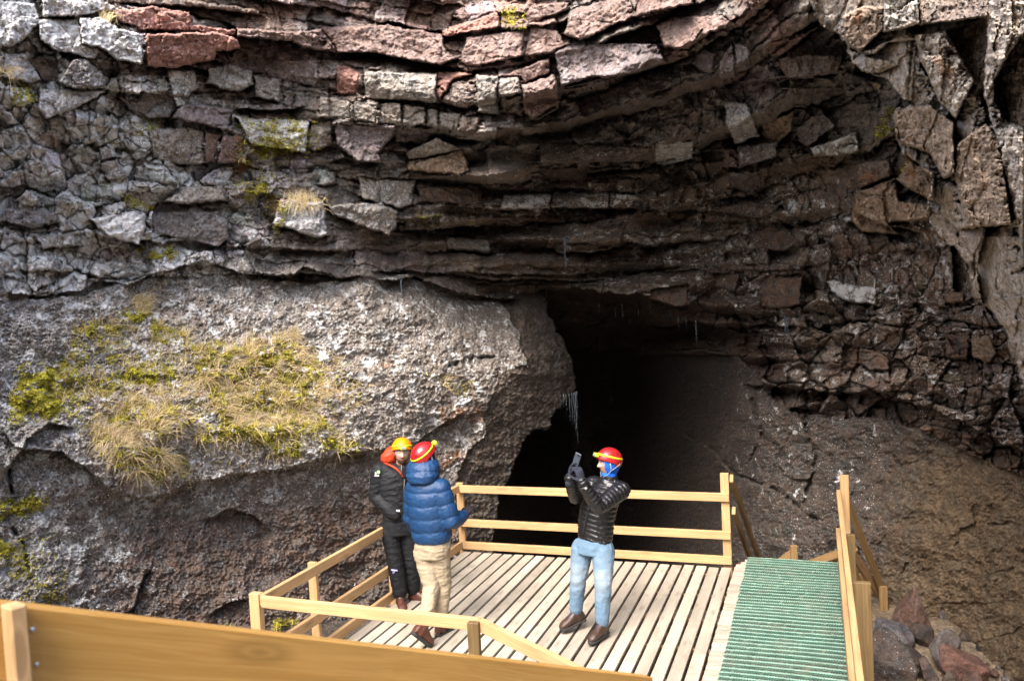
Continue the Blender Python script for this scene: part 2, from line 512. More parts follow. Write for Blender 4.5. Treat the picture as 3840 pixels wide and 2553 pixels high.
YC = upsample([(3033, -40, 7.6), (3200, 200, 7.4), (3420, 500, 7.2), (3492, 750, 7.2), (3620, 1050, 7.0), (3760, 1250, 6.8), (3840, 1500, 6.6),
               (3300, 0, 6.6), (3500, 300, 6.2), (3700, 700, 5.8), (3800, 1100, 5.9), (3840, 300, 4.6), (3840, 700, 4.9), (3700, 0, 5.2), (3840, 0, 4.5), (4300, 500, 3.6), (5400, 500, 2.8),
               (3500, -600, 6.4), (3300, -1700, 9.0), (5400, -1700, 4.5), (5400, 2000, 3.5), (4400, 1800, 4.6), (-1500, 0, 12), (-1500, 3400, 12)])

def warp(amp, sc, seed):
    return fbm(X / sc, Y / sc, seed, 4) * amp, fbm(X / sc, Y / sc, seed + 50, 4) * amp

wx, wy = warp(22, 70, 3)
def wsdf(poly): return psdf(X + wx, Y + wy, poly)

P_CAVE = [(1748, 3500), (1735, 2050), (1712, 1800), (1748, 1697), (1787, 1652), (1828, 1620), (1819, 1544), (1850, 1480), (1876, 1429), (1882, 1397), (1972, 1372), (1965, 1308), (1930, 1219), (1914, 1165), (1850, 1125), (1780, 1118),
          (1850, 1112), (1914, 1110), (2000, 1100), (2105, 1085), (2180, 1080), (2252, 1098), (2335, 1098), (2412, 1104), (2475, 1136), (2526, 1152), (2577, 1145), (2650, 1088), (2715, 1108), (2760, 1180), (2835, 1215), (2850, 1290),
          (2925, 1340), (2950, 1420), (3014, 1461), (3141, 1474), (3280, 1465), (3428, 1512), (3524, 1538), (3640, 1600), (3760, 1660), (3900, 1720), (5400, 2000), (5400, 3500)]
P_MASS = [(1600, 2600), (1600, 1050), (1914, 1050), (2030, 1050), (2060, 1180), (2120, 1290), (2150, 1346), (2165, 1455), (2086, 1538), (2048, 1601), (1972, 1633), (1908, 1780), (1863, 1900), (1850, 2050), (1835, 2600)]
P_NEAR = [(3000, -1700), (3033, -40), (3045, 64), (3154, 134), (3218, 255), (3300, 290), (3422, 395), (3352, 415), (3360, 530), (3422, 593), (3492, 670), (3480, 829), (3569, 925), (3632, 996), (3651, 1110), (3715, 1155), (3779, 1257), (3786, 1314), (3840, 1455), (4000, 1640), (5400, 1800), (5400, -1700)]
sA, sM, sC = wsdf(P_CAVE), wsdf(P_MASS), wsdf(P_NEAR)
inA, inM, inC = sA > 0, (sA > 0) & (sM > 0), sC > 0
BASE = np.where(inA, YA, YB)
BASE = np.where(inM, YM, BASE)
BASE = np.where(inC, YC, BASE)

# regions: layered basalt above, massive lobes below
SPLIT = [(-1500, 1180), (0, 1124), (250, 1118), (537, 1042), (800, 1030), (1140, 1062), (1350, 1050), (1498, 1030), (1600, 1060), (1780, 1120), (5400, 1120)]
split = np.interp(gx, [a for a, b in SPLIT], [b for a, b in SPLIT])[:, None] + wy
massive = ((Y > split) & ~inC & ~inA & (X < 2050)) | (inA & ~((X > 2050) & (Y < 1330) & ~inM) & ((X < 2700) | (sA > 90)))
layered = ~massive & ~inC

# ---- layered blocks, rows following the sagging beds
sag0 = np.interp(gx, [-1500, 0, 400, 900, 1400, 1750, 2100, 2500, 2800, 3300, 4000, 5400], [-260, -110, 10, 90, 180, 235, 185, 60, -60, -260, -520, -900])
k = np.clip((1120 - Y) / 900, 0.03, 1.4)
T = Y + k * (200 - sag0)[:, None]
w1x, w1y = warp(44, 190, 11)
w2x, w2y = warp(9, 30, 21)
XS, TS = X + w1x + w2x, T + w1y * 0.8 + w2y
rg = np.random.RandomState(5)

CRK = 0.22 + 0.78 * sstep(-0.15, 0.3, fbm(X / 120, T / 50, 88, 3))
def blocks(XS, TS, hmin, hmax, wmin, wmax, amp, tilt, crack, seed, bevel=7.0):
    r = np.random.RandomState(seed)
    edges = [-3000.0]
    while edges[-1] < 4500: edges.append(edges[-1] + hmin + (hmax - hmin) * r.rand() ** 1.0)
    edges = np.array(edges)
    row = np.clip(np.searchsorted(edges, TS) - 1, 0, len(edges) - 2)
    y0, y1 = edges[row], edges[row + 1]
    h = y1 - y0
    W = (wmin + (wmax - wmin) * r.rand(len(edges)))[row]
    shift = (r.rand(len(edges)) * 400)[row]
    u = (XS + shift) / W
    # irregular joints: jittered cells in one dimension
    c0 = np.floor(u)
    best = None
    jit = lambda c: c + 0.15 + 0.7 * _hash(c, row, seed + 3)
    lo = jit(c0); cell = np.where(u < lo, c0 - 1, c0)
    left, right = jit(cell), jit(cell + 1)
    slant = (_hash(cell, row, seed + 8) - 0.5) * 0.5
    bw = (right - left) * W
    lx = (u - left) * W
    ly = TS - y0
    rid = _hash(cell, row, seed + 21); r2 = _hash(cell, row, seed + 22); r3 = _hash(cell, row, seed + 23)
    ed = np.minimum(np.minimum(lx, bw - lx) * (1.0 + 0.0 * slant), np.minimum(ly, h - ly))
    e = sstep(0, bevel, ed)
    bed = pnoise(XS / 430.0 + row * 13.7, row * 3.3 + seed, seed) * amp
    lip = 0.13 * (ly / h) * sstep(20, 60, h) - 0.07 * (1 - sstep(0, 12, ly))
    jn = sstep(0.35, 0.5, r3)
    off = bed + lip + 0.34 * amp * (rid - 0.5) + tilt * ((r2 - 0.5) * (lx / bw - 0.5) * 2 + (r3 - 0.6) * (ly / h - 0.5))
    off = off - CRK * crack * (1 - sstep(0, bevel * 0.8, h - ly)) - crack * 0.8 * CRK * np.exp(-ly / 20.0) - jn * crack * 0.35 * (1 - sstep(0, bevel * 0.5, np.minimum(lx, bw - lx)))
    return off, rid, r2, ly, h

o1, id1, id1b, ly1, h1 = blocks(XS, TS, 52, 185, 130, 480, 0.60, 0.26, 0.30, 101, 5)
o2, id2, id2b, ly2, h2 = blocks(XS + 9, TS + 5, 30, 70, 60, 190, 0.13, 0.12, 0.08, 202, 4)
# the overhang goes back in steps: each bed shows an upright face and a dark underside
yq = Y - ly1 + np.clip(ly1 / h1 - 0.74, 0, 1) / 0.26 * h1
jq = np.clip(np.searchsorted(gy, yq.ravel()).reshape(yq.shape) - 1, 0, len(gy) - 2)
fq = np.clip((yq - gy[jq]) / (gy[jq + 1] - gy[jq]), 0, 1)
ii = np.arange(len(gx))[:, None]
YQ = YB[ii, jq] * (1 - fq) + YB[ii, jq + 1] * fq
qa = (layered & ~inA) * (0.45 + 0.5 * sstep(1500, 1900, X)) * sstep(3350, 3100, X)
BASE = np.where(layered, BASE * (1 - qa) + YQ * qa, BASE)
off = np.zeros_like(X)
patchy = sstep(-0.12, 0.15, fbm(X / 300, T / 110, 77, 3))
offL = o1 + o2 * (0.2 + 0.55 * patchy)

# chiselled facets
def facets(sx, sy, amp, seed, edge=0.0):
    a, b, c, dx, dy, e = voro((X + w2x) / sx, (T + w2y) / sy, seed)
    f = (a - 0.5) * 0.5 + (b - 0.5) * dx * 2.2 + (c - 0.62) * dy * 2.2
    return f * amp - edge * (1 - sstep(0, 0.10, e)), a
f1, fa1 = facets(140, 95, 0.22, 31, 0.04)
f2, fa2 = facets(46, 34, 0.075, 41, 0.01)
f3, fa3 = facets(17, 13, 0.036, 51)
fine = fbm(X / 14, Y / 14, 61, 4, 0.62) * 0.020 + fbm(X / 60, Y / 45, 62, 4) * 0.05
rub = sstep(2450, 2900, X) * sstep(780, 1050, Y)
brow = sstep(1950, 2200, X) * sstep(290, 400, Y) * (1 - sstep(760, 900, Y)) * (1 - sstep(3000, 3200, X))
rub = np.maximum(rub, 0.3 * brow)
r1, ra = facets(120, 95, 0.42, 141, 0.12)
r2, rb_a = facets(62, 48, 0.24, 142, 0.07)
rubl = np.maximum(sstep(1350, 800, X) * sstep(330, 520, Y) * (0.45 + 0.4 * sstep(-.1, .2, fbm(X / 350, Y / 200, 144, 2))), sstep(560, 420, X) * 0.8)
offL = offL * (1 - 0.6 * rub) + (r1 + r2) * rub * (1 + 0.5 * brow)
offL = offL * (1 - 0.6 * rubl) + (r1 * 0.85 + r2 * 0.8) * rubl
deep = sstep(1350, 1800, X) * sstep(430, 620, Y) * (1 - sstep(2950, 3250, X))
bedx = pnoise(X / 600.0 + 5, T / 62.0, 147) * 0.75 + pnoise(X / 260.0, T / 34.0, 148) * 0.28
offL = offL * (1 + 0.6 * deep) + bedx * deep + f1 * 0.6 + f2 * 0.7 + f3 * 0.7 + fine * 0.6

# massive rock: lobes, knobbly crust
lob = fbm(X / 420, Y / 300, 71, 4) * 0.34 + fbm(X / 130, Y / 100, 72, 4, 0.55, True) * 0.10
cr_a = fbm(X / 42, Y / 36, 73, 5, 0.70) * 0.085
a, b, c, dx, dy, e = voro(X / 11 + w2x * 0.05, Y / 10, 74)
crumb = (0.5 - np.hypot(dx, dy)) * 0.075 * (0.4 + a)
offM = lob + cr_a + crumb + f3 * 0.7 + f2 * 0.35
smooth_wall = inA & (X > 2600)
offM = np.where(smooth_wall, lob * 0.8 + cr_a * 0.8 + crumb * 0.6 + f1 * 0.3, offM)
# near pillar: big smooth facets with pits
n1, na = facets(210, 260, 0.55, 81, 0.10)
n2, nb_ = facets(75, 80, 0.16, 82, 0.03)
a, b, c, dx, dy, e = voro(X / 13, Y / 13, 83)
pits = -0.035 * (1 - sstep(0.0, 0.42, np.hypot(dx, dy))) * (a > 0.45)
offC = (n1 + n2 * 1.3 + f1 * 0.5 + f2 * 0.6 + f3 * 0.7 + pits + fbm(X / 30, Y / 30, 84, 4) * 0.04) * 0.55

off = np.where(inC, offC, np.where(massive, offM, offL))
tone = np.where(layered, 0.72 + 0.55 * (id1 * (1 - rub) + ra * rub) + 0.35 * (id2 - 0.5), 0.95 + 0.25 * fbm(X / 200, Y / 150, 91, 3))

# ---- colour of the rock, with shade of the overhang painted in
def rgb(c): return np.array(c, float)
base = np.ones(X.shape + (3,)) * rgb((0.200, 0.185, 0.170))
def paint(m, col, amt=1.0):
    global base
    base = base * (1 - (m * amt)[..., None]) + rgb(col) * (m * amt)[..., None]
nz = fbm(X / 260, Y / 160, 95, 4)
lich = np.full(X.shape, 0.30); moss = np.zeros(X.shape); rust = np.full(X.shape, 0.12)
up = sstep(560, 120, Y + 0.0 * X) * sstep(250, 500, X) * (1 - sstep(2900, 3100, X)) * (1 - 0.9 * sstep(2200, 2550, X) * sstep(290, 430, Y))
paint(up * sstep(-0.25, 0.2, nz), (0.235, 0.158, 0.138), 0.85)          # pink-brown upper beds
paint(up * (id1 > 0.62), (0.225, 0.195, 0.205), 0.7)
paint(layered * sstep(700, 250, X) * 1.0, (0.47, 0.445, 0.415), 0.88)
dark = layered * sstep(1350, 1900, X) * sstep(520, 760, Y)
paint(dark, (0.135, 0.112, 0.090), 0.9)  # shade under the overhang put into the rock colour
paint(layered * sstep(2500, 2900, X) * sstep(330, 700, Y), (0.145, 0.122, 0.098), 0.85)  # right-hand beds, darkened in colour for the overhang's shade
paint(massive * (~inA), (0.185, 0.166, 0.142), 0.9)
paint(massive * (~inA) * sstep(1700, 1100, X), (0.250, 0.226, 0.193), 0.88)
paint(massive * (~inA) * sstep(500, 0, X), (0.27, 0.262, 0.25), 0.7)
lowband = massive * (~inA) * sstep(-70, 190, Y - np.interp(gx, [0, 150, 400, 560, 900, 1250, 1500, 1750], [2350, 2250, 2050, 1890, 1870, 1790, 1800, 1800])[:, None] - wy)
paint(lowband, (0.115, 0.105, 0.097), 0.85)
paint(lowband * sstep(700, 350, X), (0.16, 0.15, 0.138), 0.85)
paint(inM * sstep(2190, 1960, X + wx * 3), (0.135, 0.118, 0.098), 0.95)  # mass painted lighter at its lit end, fading darker towards the hole
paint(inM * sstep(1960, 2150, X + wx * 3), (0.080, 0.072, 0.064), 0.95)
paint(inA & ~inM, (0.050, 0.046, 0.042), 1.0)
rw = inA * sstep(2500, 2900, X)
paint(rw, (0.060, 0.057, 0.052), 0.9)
rb = inA * sstep(3180, 3560, X + wx * 7 + 0.25 * (Y - 1900)) * sstep(1500, 1800, Y)
paint(rb, (0.125, 0.094, 0.058), 0.9)
rb2 = (layered * sstep(3000, 3500, X) * sstep(1000, 1350, Y))
paint(rb2, (0.105, 0.085, 0.068), 0.85)  # lower right beds, overhang shade painted as darker rock
paint(layered * sstep(900, 1080, Y) * sstep(2300, 2600, X) * sstep(3000, 2780, X), (0.060, 0.052, 0.045), 0.85)  # beds darkened beside the cave mouth to blend into the interior colour
paint(inC * 1.0, (0.42, 0.375, 0.32), 1.0)
paint(inC * sstep(0.1, 0.35, nz), (0.32, 0.26, 0.205), 0.8)
base *= tone[..., None]

def setm(A, m, v): A[...] = A * (1 - m) + v * m
setm(lich, layered * sstep(1300, 700, X) * sstep(120, 450, Y), 0.95)
setm(lich, layered * sstep(420, 200, X), 0.9)
setm(lich, up * sstep(500, 700, X) * sstep(420, 200, Y), 0.22)
setm(lich, dark, 0.68)
setm(lich, massive * (~inA), 0.70)
setm(lich, massive * (~inA) * sstep(1700, 1200, X), 0.76)
setm(lich, lowband, 0.50)
setm(lich, lowband * sstep(700, 350, X), 0.75)
setm(lich, inM * 1.0, 0.45)
setm(lich, (inA & ~inM) * 1.0, 0.30)
setm(lich, rw, 0.52)
setm(lich, rb, 0.16)
setm(lich, inC * 1.0, 0.42)
setm(rust, lowband, 0.3)
setm(rust, dark, 0.25)

# ---- rocks traced one by one: (polygon in a zoomed crop, crop origin, crop scale, protrusion, tilt x, tilt y, colour, lichen)
PINK, PKG, LAV, GRY, GR2, BRN, TAN, DKB, PAL, BRT = (0.36, 0.190, 0.155), (0.235, 0.170, 0.152), (0.220, 0.195, 0.200), (0.21, 0.20, 0.20), (0.47, 0.47, 0.48), (0.17, 0.138, 0.118), (0.36, 0.275, 0.20), (0.12, 0.10, 0.088), (0.30, 0.28, 0.25), (0.56, 0.51, 0.44)
Z1, Z2, Z3 = (0, 0), (1200, 0), (2440, 0)
ROCKS = [
 (Z1, [(640, 70), (900, 35), (1120, 75), (1130, 150), (1390, 175), (1380, 215), (1100, 180), (840, 180), (700, 120)], .30, 0, -.15, PINK, .1),
 (Z1, [(1390, 165), (1720, 190), (1960, 160), (2240, 200), (2260, 300), (1990, 310), (1780, 280), (1720, 245), (1400, 215)], .24, .05, -.1, PKG, .15),
 (Z1, [(640, 20), (1150, 40), (1530, 85), (1530, 60), (1150, 10), (900, -40), (620, -40)], .32, 0, 0, BRN, .3),
 (Z1, [(860, 200), (1270, 190), (1400, 230), (1410, 290), (1270, 300), (1270, 350), (1010, 400), (860, 390)], .38, .1, -.25, PINK, .25),
 (Z1, [(470, 110), (610, 100), (700, 170), (840, 200), (840, 380), (690, 350), (580, 280), (480, 260)], .38, .15, .1, GR2, .85),
 (Z1, [(0, 0), (200, 20), (240, 130), (130, 240), (60, 280), (-40, 270), (-40, 0)], .42, .1, .1, GR2, .9),
 (Z1, [(220, 120), (460, 110), (480, 260), (580, 290), (560, 350), (330, 300), (240, 240)], .20, 0, .15, GR2, .85),
 (Z1, [(240, -30), (610, -40), (620, 60), (480, 95), (260, 100)], .25, 0, .1, GR2, .8),
 (Z1, [(20, 310), (150, 320), (240, 470), (180, 490), (20, 450)], .26, .1, .1, GR2, .75),
 (Z1, [(350, 480), (430, 350), (500, 340), (640, 460), (610, 520), (430, 520)], .28, -.1, .15, GRY, .6),
 (Z1, [(160, 340), (340, 360), (340, 490), (250, 470)], -.05, 0, .1, BRN, .4),
 (Z1, [(910, 460), (970, 460), (990, 540), (930, 550)], .2, 0, .05, PAL, .6),
 (Z1, [(980, 410), (1150, 420), (1160, 520), (1100, 570), (1010, 560)], .26, .1, .1, PAL, .75),
 (Z1, [(1220, 400), (1350, 380), (1480, 420), (1490, 500), (1400, 540), (1300, 520), (1220, 490)], .30, .1, .1, PAL, .35),
 (Z1, [(1495, 450), (1650, 470), (1640, 600), (1500, 570)], .26, 0, .1, PAL, .45),
 (Z1, [(230, 520), (400, 530), (620, 540), (520, 600), (440, 640), (260, 700), (230, 640)], .26, .1, .25, GR2, .7),
 (Z1, [(690, 560), (800, 600), (830, 540), (1010, 560), (1050, 640), (990, 690), (880, 700), (760, 640)], .2, 0, .1, GRY, .45),
 (Z1, [(1110, 610), (1370, 640), (1340, 770), (1130, 720), (1010, 690), (1050, 640)], .32, .08, .1, LAV, .3),
 (Z1, [(870, 760), (1130, 750), (1200, 770), (1200, 960), (1060, 970), (900, 930)], .26, 0, .12, PAL, .6),
 (Z1, [(1210, 775), (1300, 790), (1260, 950), (1200, 960)], .24, -.2, .05, PKG, .5),
 (Z1, [(1310, 795), (1440, 815), (1420, 950), (1280, 960)], .27, -.2, .05, PKG, .5),
 (Z1, [(1390, 690), (1820, 710), (1800, 900), (1650, 870), (1470, 850), (1450, 800)], .20, .1, .1, GR2, .8),
 (Z1, [(1830, 720), (1950, 700), (1950, 850), (1850, 890), (1810, 860)], .26, .1, .05, PAL, .4),
 (Z1, [(900, 1200), (1100, 1190), (1340, 1290), (1340, 1410), (1290, 1450), (900, 1370), (890, 1300)], .06, .1, .1, GRY, .12),
 (Z1, [(530, 1290), (860, 1220), (870, 1290), (820, 1440), (640, 1390)], .34, .1, .1, GR2, .95),
 (Z1, [(730, 1130), (930, 1130), (940, 1180), (860, 1260), (740, 1220)], .26, .1, .1, PAL, .5),
 (Z1, [(1090, 1100), (1310, 1090), (1330, 1180), (1100, 1200), (960, 1180)], .30, 0, .15, PAL, .45),
 (Z1, [(1650, 1170), (1900, 1190), (1930, 1380), (1850, 1400), (1700, 1340), (1600, 1320)], .46, .1, .15, GR2, .7),
 (Z1, [(30, 1230), (340, 1250), (340, 1310), (180, 1340), (20, 1300)], .28, 0, .1, GRY, .6),
 (Z1, [(200, 1390), (480, 1380), (480, 1440), (250, 1460)], .26, 0, .15, PAL, .7),
 (Z1, [(580, 870), (680, 860), (690, 930), (600, 940)], .22, 0, .1, PAL, .8),
 (Z1, [(590, 960), (690, 940), (740, 1040), (640, 1060)], .22, 0, .1, PAL, .6),
 (Z2, [(720, 180), (1050, 70), (1060, 160), (730, 215)], .36, .1, .05, PINK, .3),
 (Z2, [(1200, 80), (1260, 20), (1470, 20), (1450, 60), (1230, 140)], .28, .1, .05, PKG, .2),
 (Z2, [(1490, 60), (1600, 20), (1830, -20), (1850, 100), (1530, 240), (1430, 200)], .40, .1, .1, PKG, .15),
 (Z2, [(1850, -20), (2040, -30), (2200, 20), (2000, 60), (1860, 100)], .34, .1, .1, PKG, .2),
 (Z2, [(0, 160), (400, 150), (720, 200), (740, 300), (800, 350), (700, 385), (300, 310), (110, 310)], .28, 0, .1, PKG, .25),
 (Z2, [(660, 80), (780, 70), (760, 180), (650, 180)], .1, 0, 0, BRN, .1),
 (Z2, [(860, 220), (1200, 180), (1190, 330), (900, 390), (830, 370)], .12, 0, .12, PKG, .2),
 (Z2, [(1240, 150), (1400, 180), (1440, 270), (1370, 310), (1200, 330)], .22, .1, .1, PKG, .2),
 (Z2, [(690, 420), (900, 430), (790, 470), (700, 590), (680, 560)], .32, .1, .05, PINK, .15),
 (Z2, [(800, 480), (910, 470), (910, 620), (840, 640), (710, 600)], .05, 0, .15, BRN, .6),
 (Z2, [(910, 440), (1050, 450), (1040, 580), (1050, 670), (930, 660), (920, 520)], .34, .05, .05, PAL, .12),
 (Z2, [(1050, 470), (1170, 450), (1180, 550), (1050, 580)], .40, 0, .05, PAL, .05),
 (Z2, [(1060, 600), (1180, 560), (1190, 680), (1070, 660)], .36, 0, .05, PAL, .1),
 (Z2, [(1190, 500), (1380, 440), (1410, 600), (1250, 700), (1190, 650)], .50, .12, .05, PKG, .08),
 (Z2, [(1060, 450), (1350, 335), (1350, 430), (1200, 490), (1180, 450)], .40, 0, -.05, PKG, .15),
 (Z2, [(1370, 310), (1510, 260), (1780, 250), (1980, 260), (2040, 370), (1870, 430), (1730, 450), (1600, 450), (1420, 510)], .48, .1, .1, LAV, .22),
 (Z2, [(100, 380), (230, 420), (220, 560), (90, 550)], .28, .1, .05, PINK, .2),
 (Z2, [(260, 420), (690, 430), (680, 605), (270, 580)], .26, .05, .05, PAL, .55),
 (Z2, [(0, 570), (180, 590), (180, 700), (0, 690)], .28, 0, .05, PAL, .3),
 (Z2, [(200, 590), (340, 605), (330, 720), (180, 705)], .30, .08, .05, PAL, .25),
 (Z2, [(355, 605), (475, 605), (480, 740), (345, 720)], .28, .08, .05, PAL, .3),
 (Z2, [(485, 615), (620, 625), (620, 740), (480, 740)], .32, .08, .05, PAL, .25),
 (Z2, [(630, 640), (695, 650), (690, 750), (630, 740)], .24, .05, .05, PAL, .2),
 (Z2, [(700, 660), (830, 670), (810, 770), (700, 755)], .26, .08, .05, PAL, .3),
 (Z2, [(840, 680), (950, 700), (900, 800), (820, 780)], .22, .08, .05, BRN, .3),
 (Z2, [(1040, 750), (1190, 760), (1150, 870), (1030, 850)], .22, .1, .05, BRN, .4),
 (Z2, [(85, 730), (440, 740), (430, 800), (340, 900), (370, 960), (220, 950), (100, 850)], .36, .06, .08, LAV, .1),
 (Z2, [(450, 740), (660, 790), (620, 850), (440, 830)], .30, .05, .1, LAV, .12),
 (Z2, [(500, 900), (680, 810), (830, 870), (740, 900), (520, 940)], .52, .1, -.3, PAL, .3),
 (Z2, [(520, 945), (740, 905), (830, 870), (890, 1000), (850, 1030), (510, 1000)], .44, .1, .25, TAN, .3),
 (Z2, [(900, 850), (1000, 800), (1010, 850), (900, 890)], .24, 0, .05, PAL, .4),
 (Z2, [(1290, 840), (1950, 860), (1960, 945), (1560, 950), (1300, 970)], .34, 0, .06, BRN, .55),
 (Z2, [(1970, 850), (2195, 830), (2195, 930), (2030, 975), (1975, 970)], .34, .05, .05, GR2, .9),
 (Z2, [(230, 1040), (560, 1060), (540, 1200), (480, 1225), (250, 1170)], .32, .1, .1, PAL, .7),
 (Z2, [(570, 1100), (780, 1090), (960, 1120), (970, 1215), (760, 1190), (590, 1190)], .26, .05, .05, DKB, .35),
 (Z2, [(50, 1210), (350, 1190), (460, 1240), (450, 1330), (410, 1390), (70, 1260)], .36, .1, .15, PAL, .75),
 (Z2, [(740, 1390), (1005, 1410), (1005, 1490), (760, 1470)], .36, .05, .05, PAL, .55),
 (Z2, [(1080, 1150), (1360, 1135), (1350, 1225), (1060, 1230)], .32, 0, .05, BRN, .9),
 (Z2, [(1370, 1135), (1700, 1125), (1700, 1225), (1360, 1220)], .34, 0, .05, BRN, .85),
 (Z2, [(1710, 1130), (1940, 1160), (1940, 1225), (1710, 1225)], .30, 0, .05, BRN, .8),
 (Z2, [(1300, 1000), (1580, 980), (1570, 1110), (1320, 1110)], .10, 0, .05, DKB, .5),
 (Z2, [(0, 1000), (90, 1010), (90, 1080), (0, 1090)], .22, 0, .05, PAL, .5),
 (Z2, [(500, 1290), (710, 1270), (700, 1350), (500, 1350)], .2, 0, .1, DKB, .6),
 (Z3, [(30, 150), (120, 100), (420, 90), (510, 150), (350, 190), (220, 290), (80, 280)], .34, .1, .12, PKG, .25),
 (Z3, [(410, 350), (480, 240), (500, 400), (500, 450), (400, 460)], .38, -.2, .05, LAV, .1),
 (Z3, [(485, 240), (580, 280), (590, 400), (505, 430)], .30, .2, .05, GRY, .05),
 (Z3, [(240, 370), (310, 290), (380, 310), (370, 420), (340, 430)], .30, .1, .05, LAV, .1),
 (Z3, [(690, 250), (940, 180), (1000, 150), (760, 330), (700, 330)], .34, .1, .05, PKG, .1),
 (Z3, [(740, 340), (800, 470), (1100, 430), (1130, 330), (900, 320)], .22, 0, .05, BRN, .3),
 (Z3, [(440, 600), (560, 600), (650, 800), (500, 850), (440, 720)], .30, .15, .1, GR2, .7),
 (Z3, [(650, 740), (840, 650), (830, 760), (740, 850), (660, 800)], .40, .1, .05, TAN, .25),
 (Z3, [(420, 860), (510, 880), (510, 990), (430, 980)], .34, -.1, .05, PKG, .5),
 (Z3, [(510, 860), (750, 830), (740, 920), (520, 990)], .30, .1, .1, GRY, .6),
 (Z3, [(860, 750), (1000, 640), (1090, 740), (940, 860), (870, 830)], .26, .05, .1, GRY, .45),
 (Z3, [(940, 870), (1210, 780), (1230, 890), (1090, 920), (960, 920)], .36, .05, .05, PAL, .9),
 (Z3, [(460, 1010), (650, 1030), (650, 1110), (560, 1130), (460, 1090)], .26, .05, .05, GRY, .15),
 (Z3, [(1200, 1150), (1240, 1120), (1440, 1040), (1460, 1180), (1640, 1200), (1640, 1290), (1400, 1310), (1470, 1380), (1240, 1360), (1180, 1300)], .60, .15, .1, TAN, .15),
 (Z3, [(1440, 1060), (1520, 940), (1660, 1020), (1670, 1190), (1500, 1100)], .56, .1, .1, TAN, .2),
 (Z3, [(1220, 960), (1400, 930), (1430, 1030), (1230, 1110), (1200, 1050)], .3, .05, .1, BRN, .3),
 (Z3, [(1130, 460), (1150, 420), (1290, 470), (1340, 530), (1150, 560)], .34, .05, .1, GRY, .2),
 (Z3, [(1290, 480), (1360, 490), (1350, 540), (1330, 530)], .34, 0, .1, TAN, .1),
 (Z3, [(560, 1380), (760, 1300), (880, 1420), (780, 1480), (620, 1460)], .2, .05, .1, DKB, .5),
 (Z3, [(310, 1250), (560, 1180), (760, 1200), (730, 1260), (560, 1300), (330, 1310)], .28, .05, .05, DKB, .55),
 ((2440, 900), [(1040, 240), (1110, 240), (1130, 260), (1330, 280), (1330, 380), (1150, 360), (1060, 310)], .26, 0, .05, PAL, .98),
 ((2440, 900), [(1880, 580), (1990, 560), (2040, 660), (1990, 720), (1890, 690)], .40, .1, .1, TAN, .1),
 ((2440, 900), [(1730, 560), (1880, 530), (1860, 690), (1740, 700)], .34, -.2, .1, DKB, .2),
 ((2440, 900), [(1740, 300), (1840, 310), (1850, 370), (1740, 370)], .34, .1, .1, TAN, .1),
 ((2440, 900), [(640, 290), (700, 200), (890, 220), (880, 380), (700, 410), (640, 390)], .24, .05, .1, BRN, .3),
 ((2440, 900), [(360, 190), (520, 200), (500, 310), (380, 270)], .24, .05, .1, BRN, .45),
 ((2440, 900), [(0, 290), (220, 260), (220, 390), (130, 395), (0, 345)], .24, .05, .1, BRN, .3),
 ((2440, 900), [(400, 140), (820, 140), (820, 180), (400, 180)], .26, 0, .05, BRN, .55),
 ((2440, 900), [(1130, 600), (1220, 650), (1220, 740), (1120, 760)], .3, .1, .1, BRN, .35),
 ((2440, 900), [(1230, 640), (1400, 660), (1400, 760), (1290, 770), (1220, 720)], .3, .1, .12, BRN, .3),
 (Z3, [(1125, 100), (1250, 40), (1370, 40), (1370, 170), (1230, 310), (1150, 250)], .34, .15, .05, TAN, .1),
 (Z3, [(1370, -60), (1560, -60), (1580, 140), (1480, 170), (1370, 190)], .62, -.15, .05, BRT, .55),
 (Z3, [(1575, -60), (1990, -60), (1990, 100), (1590, 150)], .34, .2, .5, BRN, .1),  # shadowed side of the bright block, its shade painted brown
 (Z3, [(1240, 310), (1500, 200), (1570, 230), (1400, 250), (1310, 320)], .36, 0, .1, BRT, .1),
 (Z3, [(1250, 330), (1400, 360), (1450, 380), (1340, 430), (1240, 420)], .22, 0, .1, BRT, .2),
 (Z3, [(1550, 210), (1740, 180), (1900, 480), (1790, 700), (1700, 600), (1600, 380)], .38, -.12, .05, BRT, .45),
 (Z3, [(1430, 650), (1640, 620), (1780, 720), (1790, 1020), (1720, 1050), (1640, 900), (1440, 830)], .42, .2, .15, TAN, .25),
 (Z3, [(1800, 850), (1980, 720), (2060, 870), (2120, 1320), (1850, 1340), (1790, 1020)], .36, .15, .1, TAN, .2),
 (Z3, [(1740, 180), (1990, 100), (2000, 480), (2050, 700), (1980, 700), (1900, 480)], -.18, 0, .1, TAN, .15),
 (Z3, [(1990, -60), (2300, -60), (2300, 160), (2195, 200), (2100, 330), (2020, 480), (2080, 700), (2195, 745), (2195, 1568), (2150, 1300), (2050, 880), (1960, 560)], .30, -.1, 0, BRT, .4),
 (Z3, [(2170, 215), (2330, 180), (2330, 760), (2195, 745), (2080, 710), (2020, 600), (2020, 480), (2110, 330)], -.12, 0, .04, (0.20, 0.155, 0.115), .0),  # hanging underside, its shade put into a darker brown
]

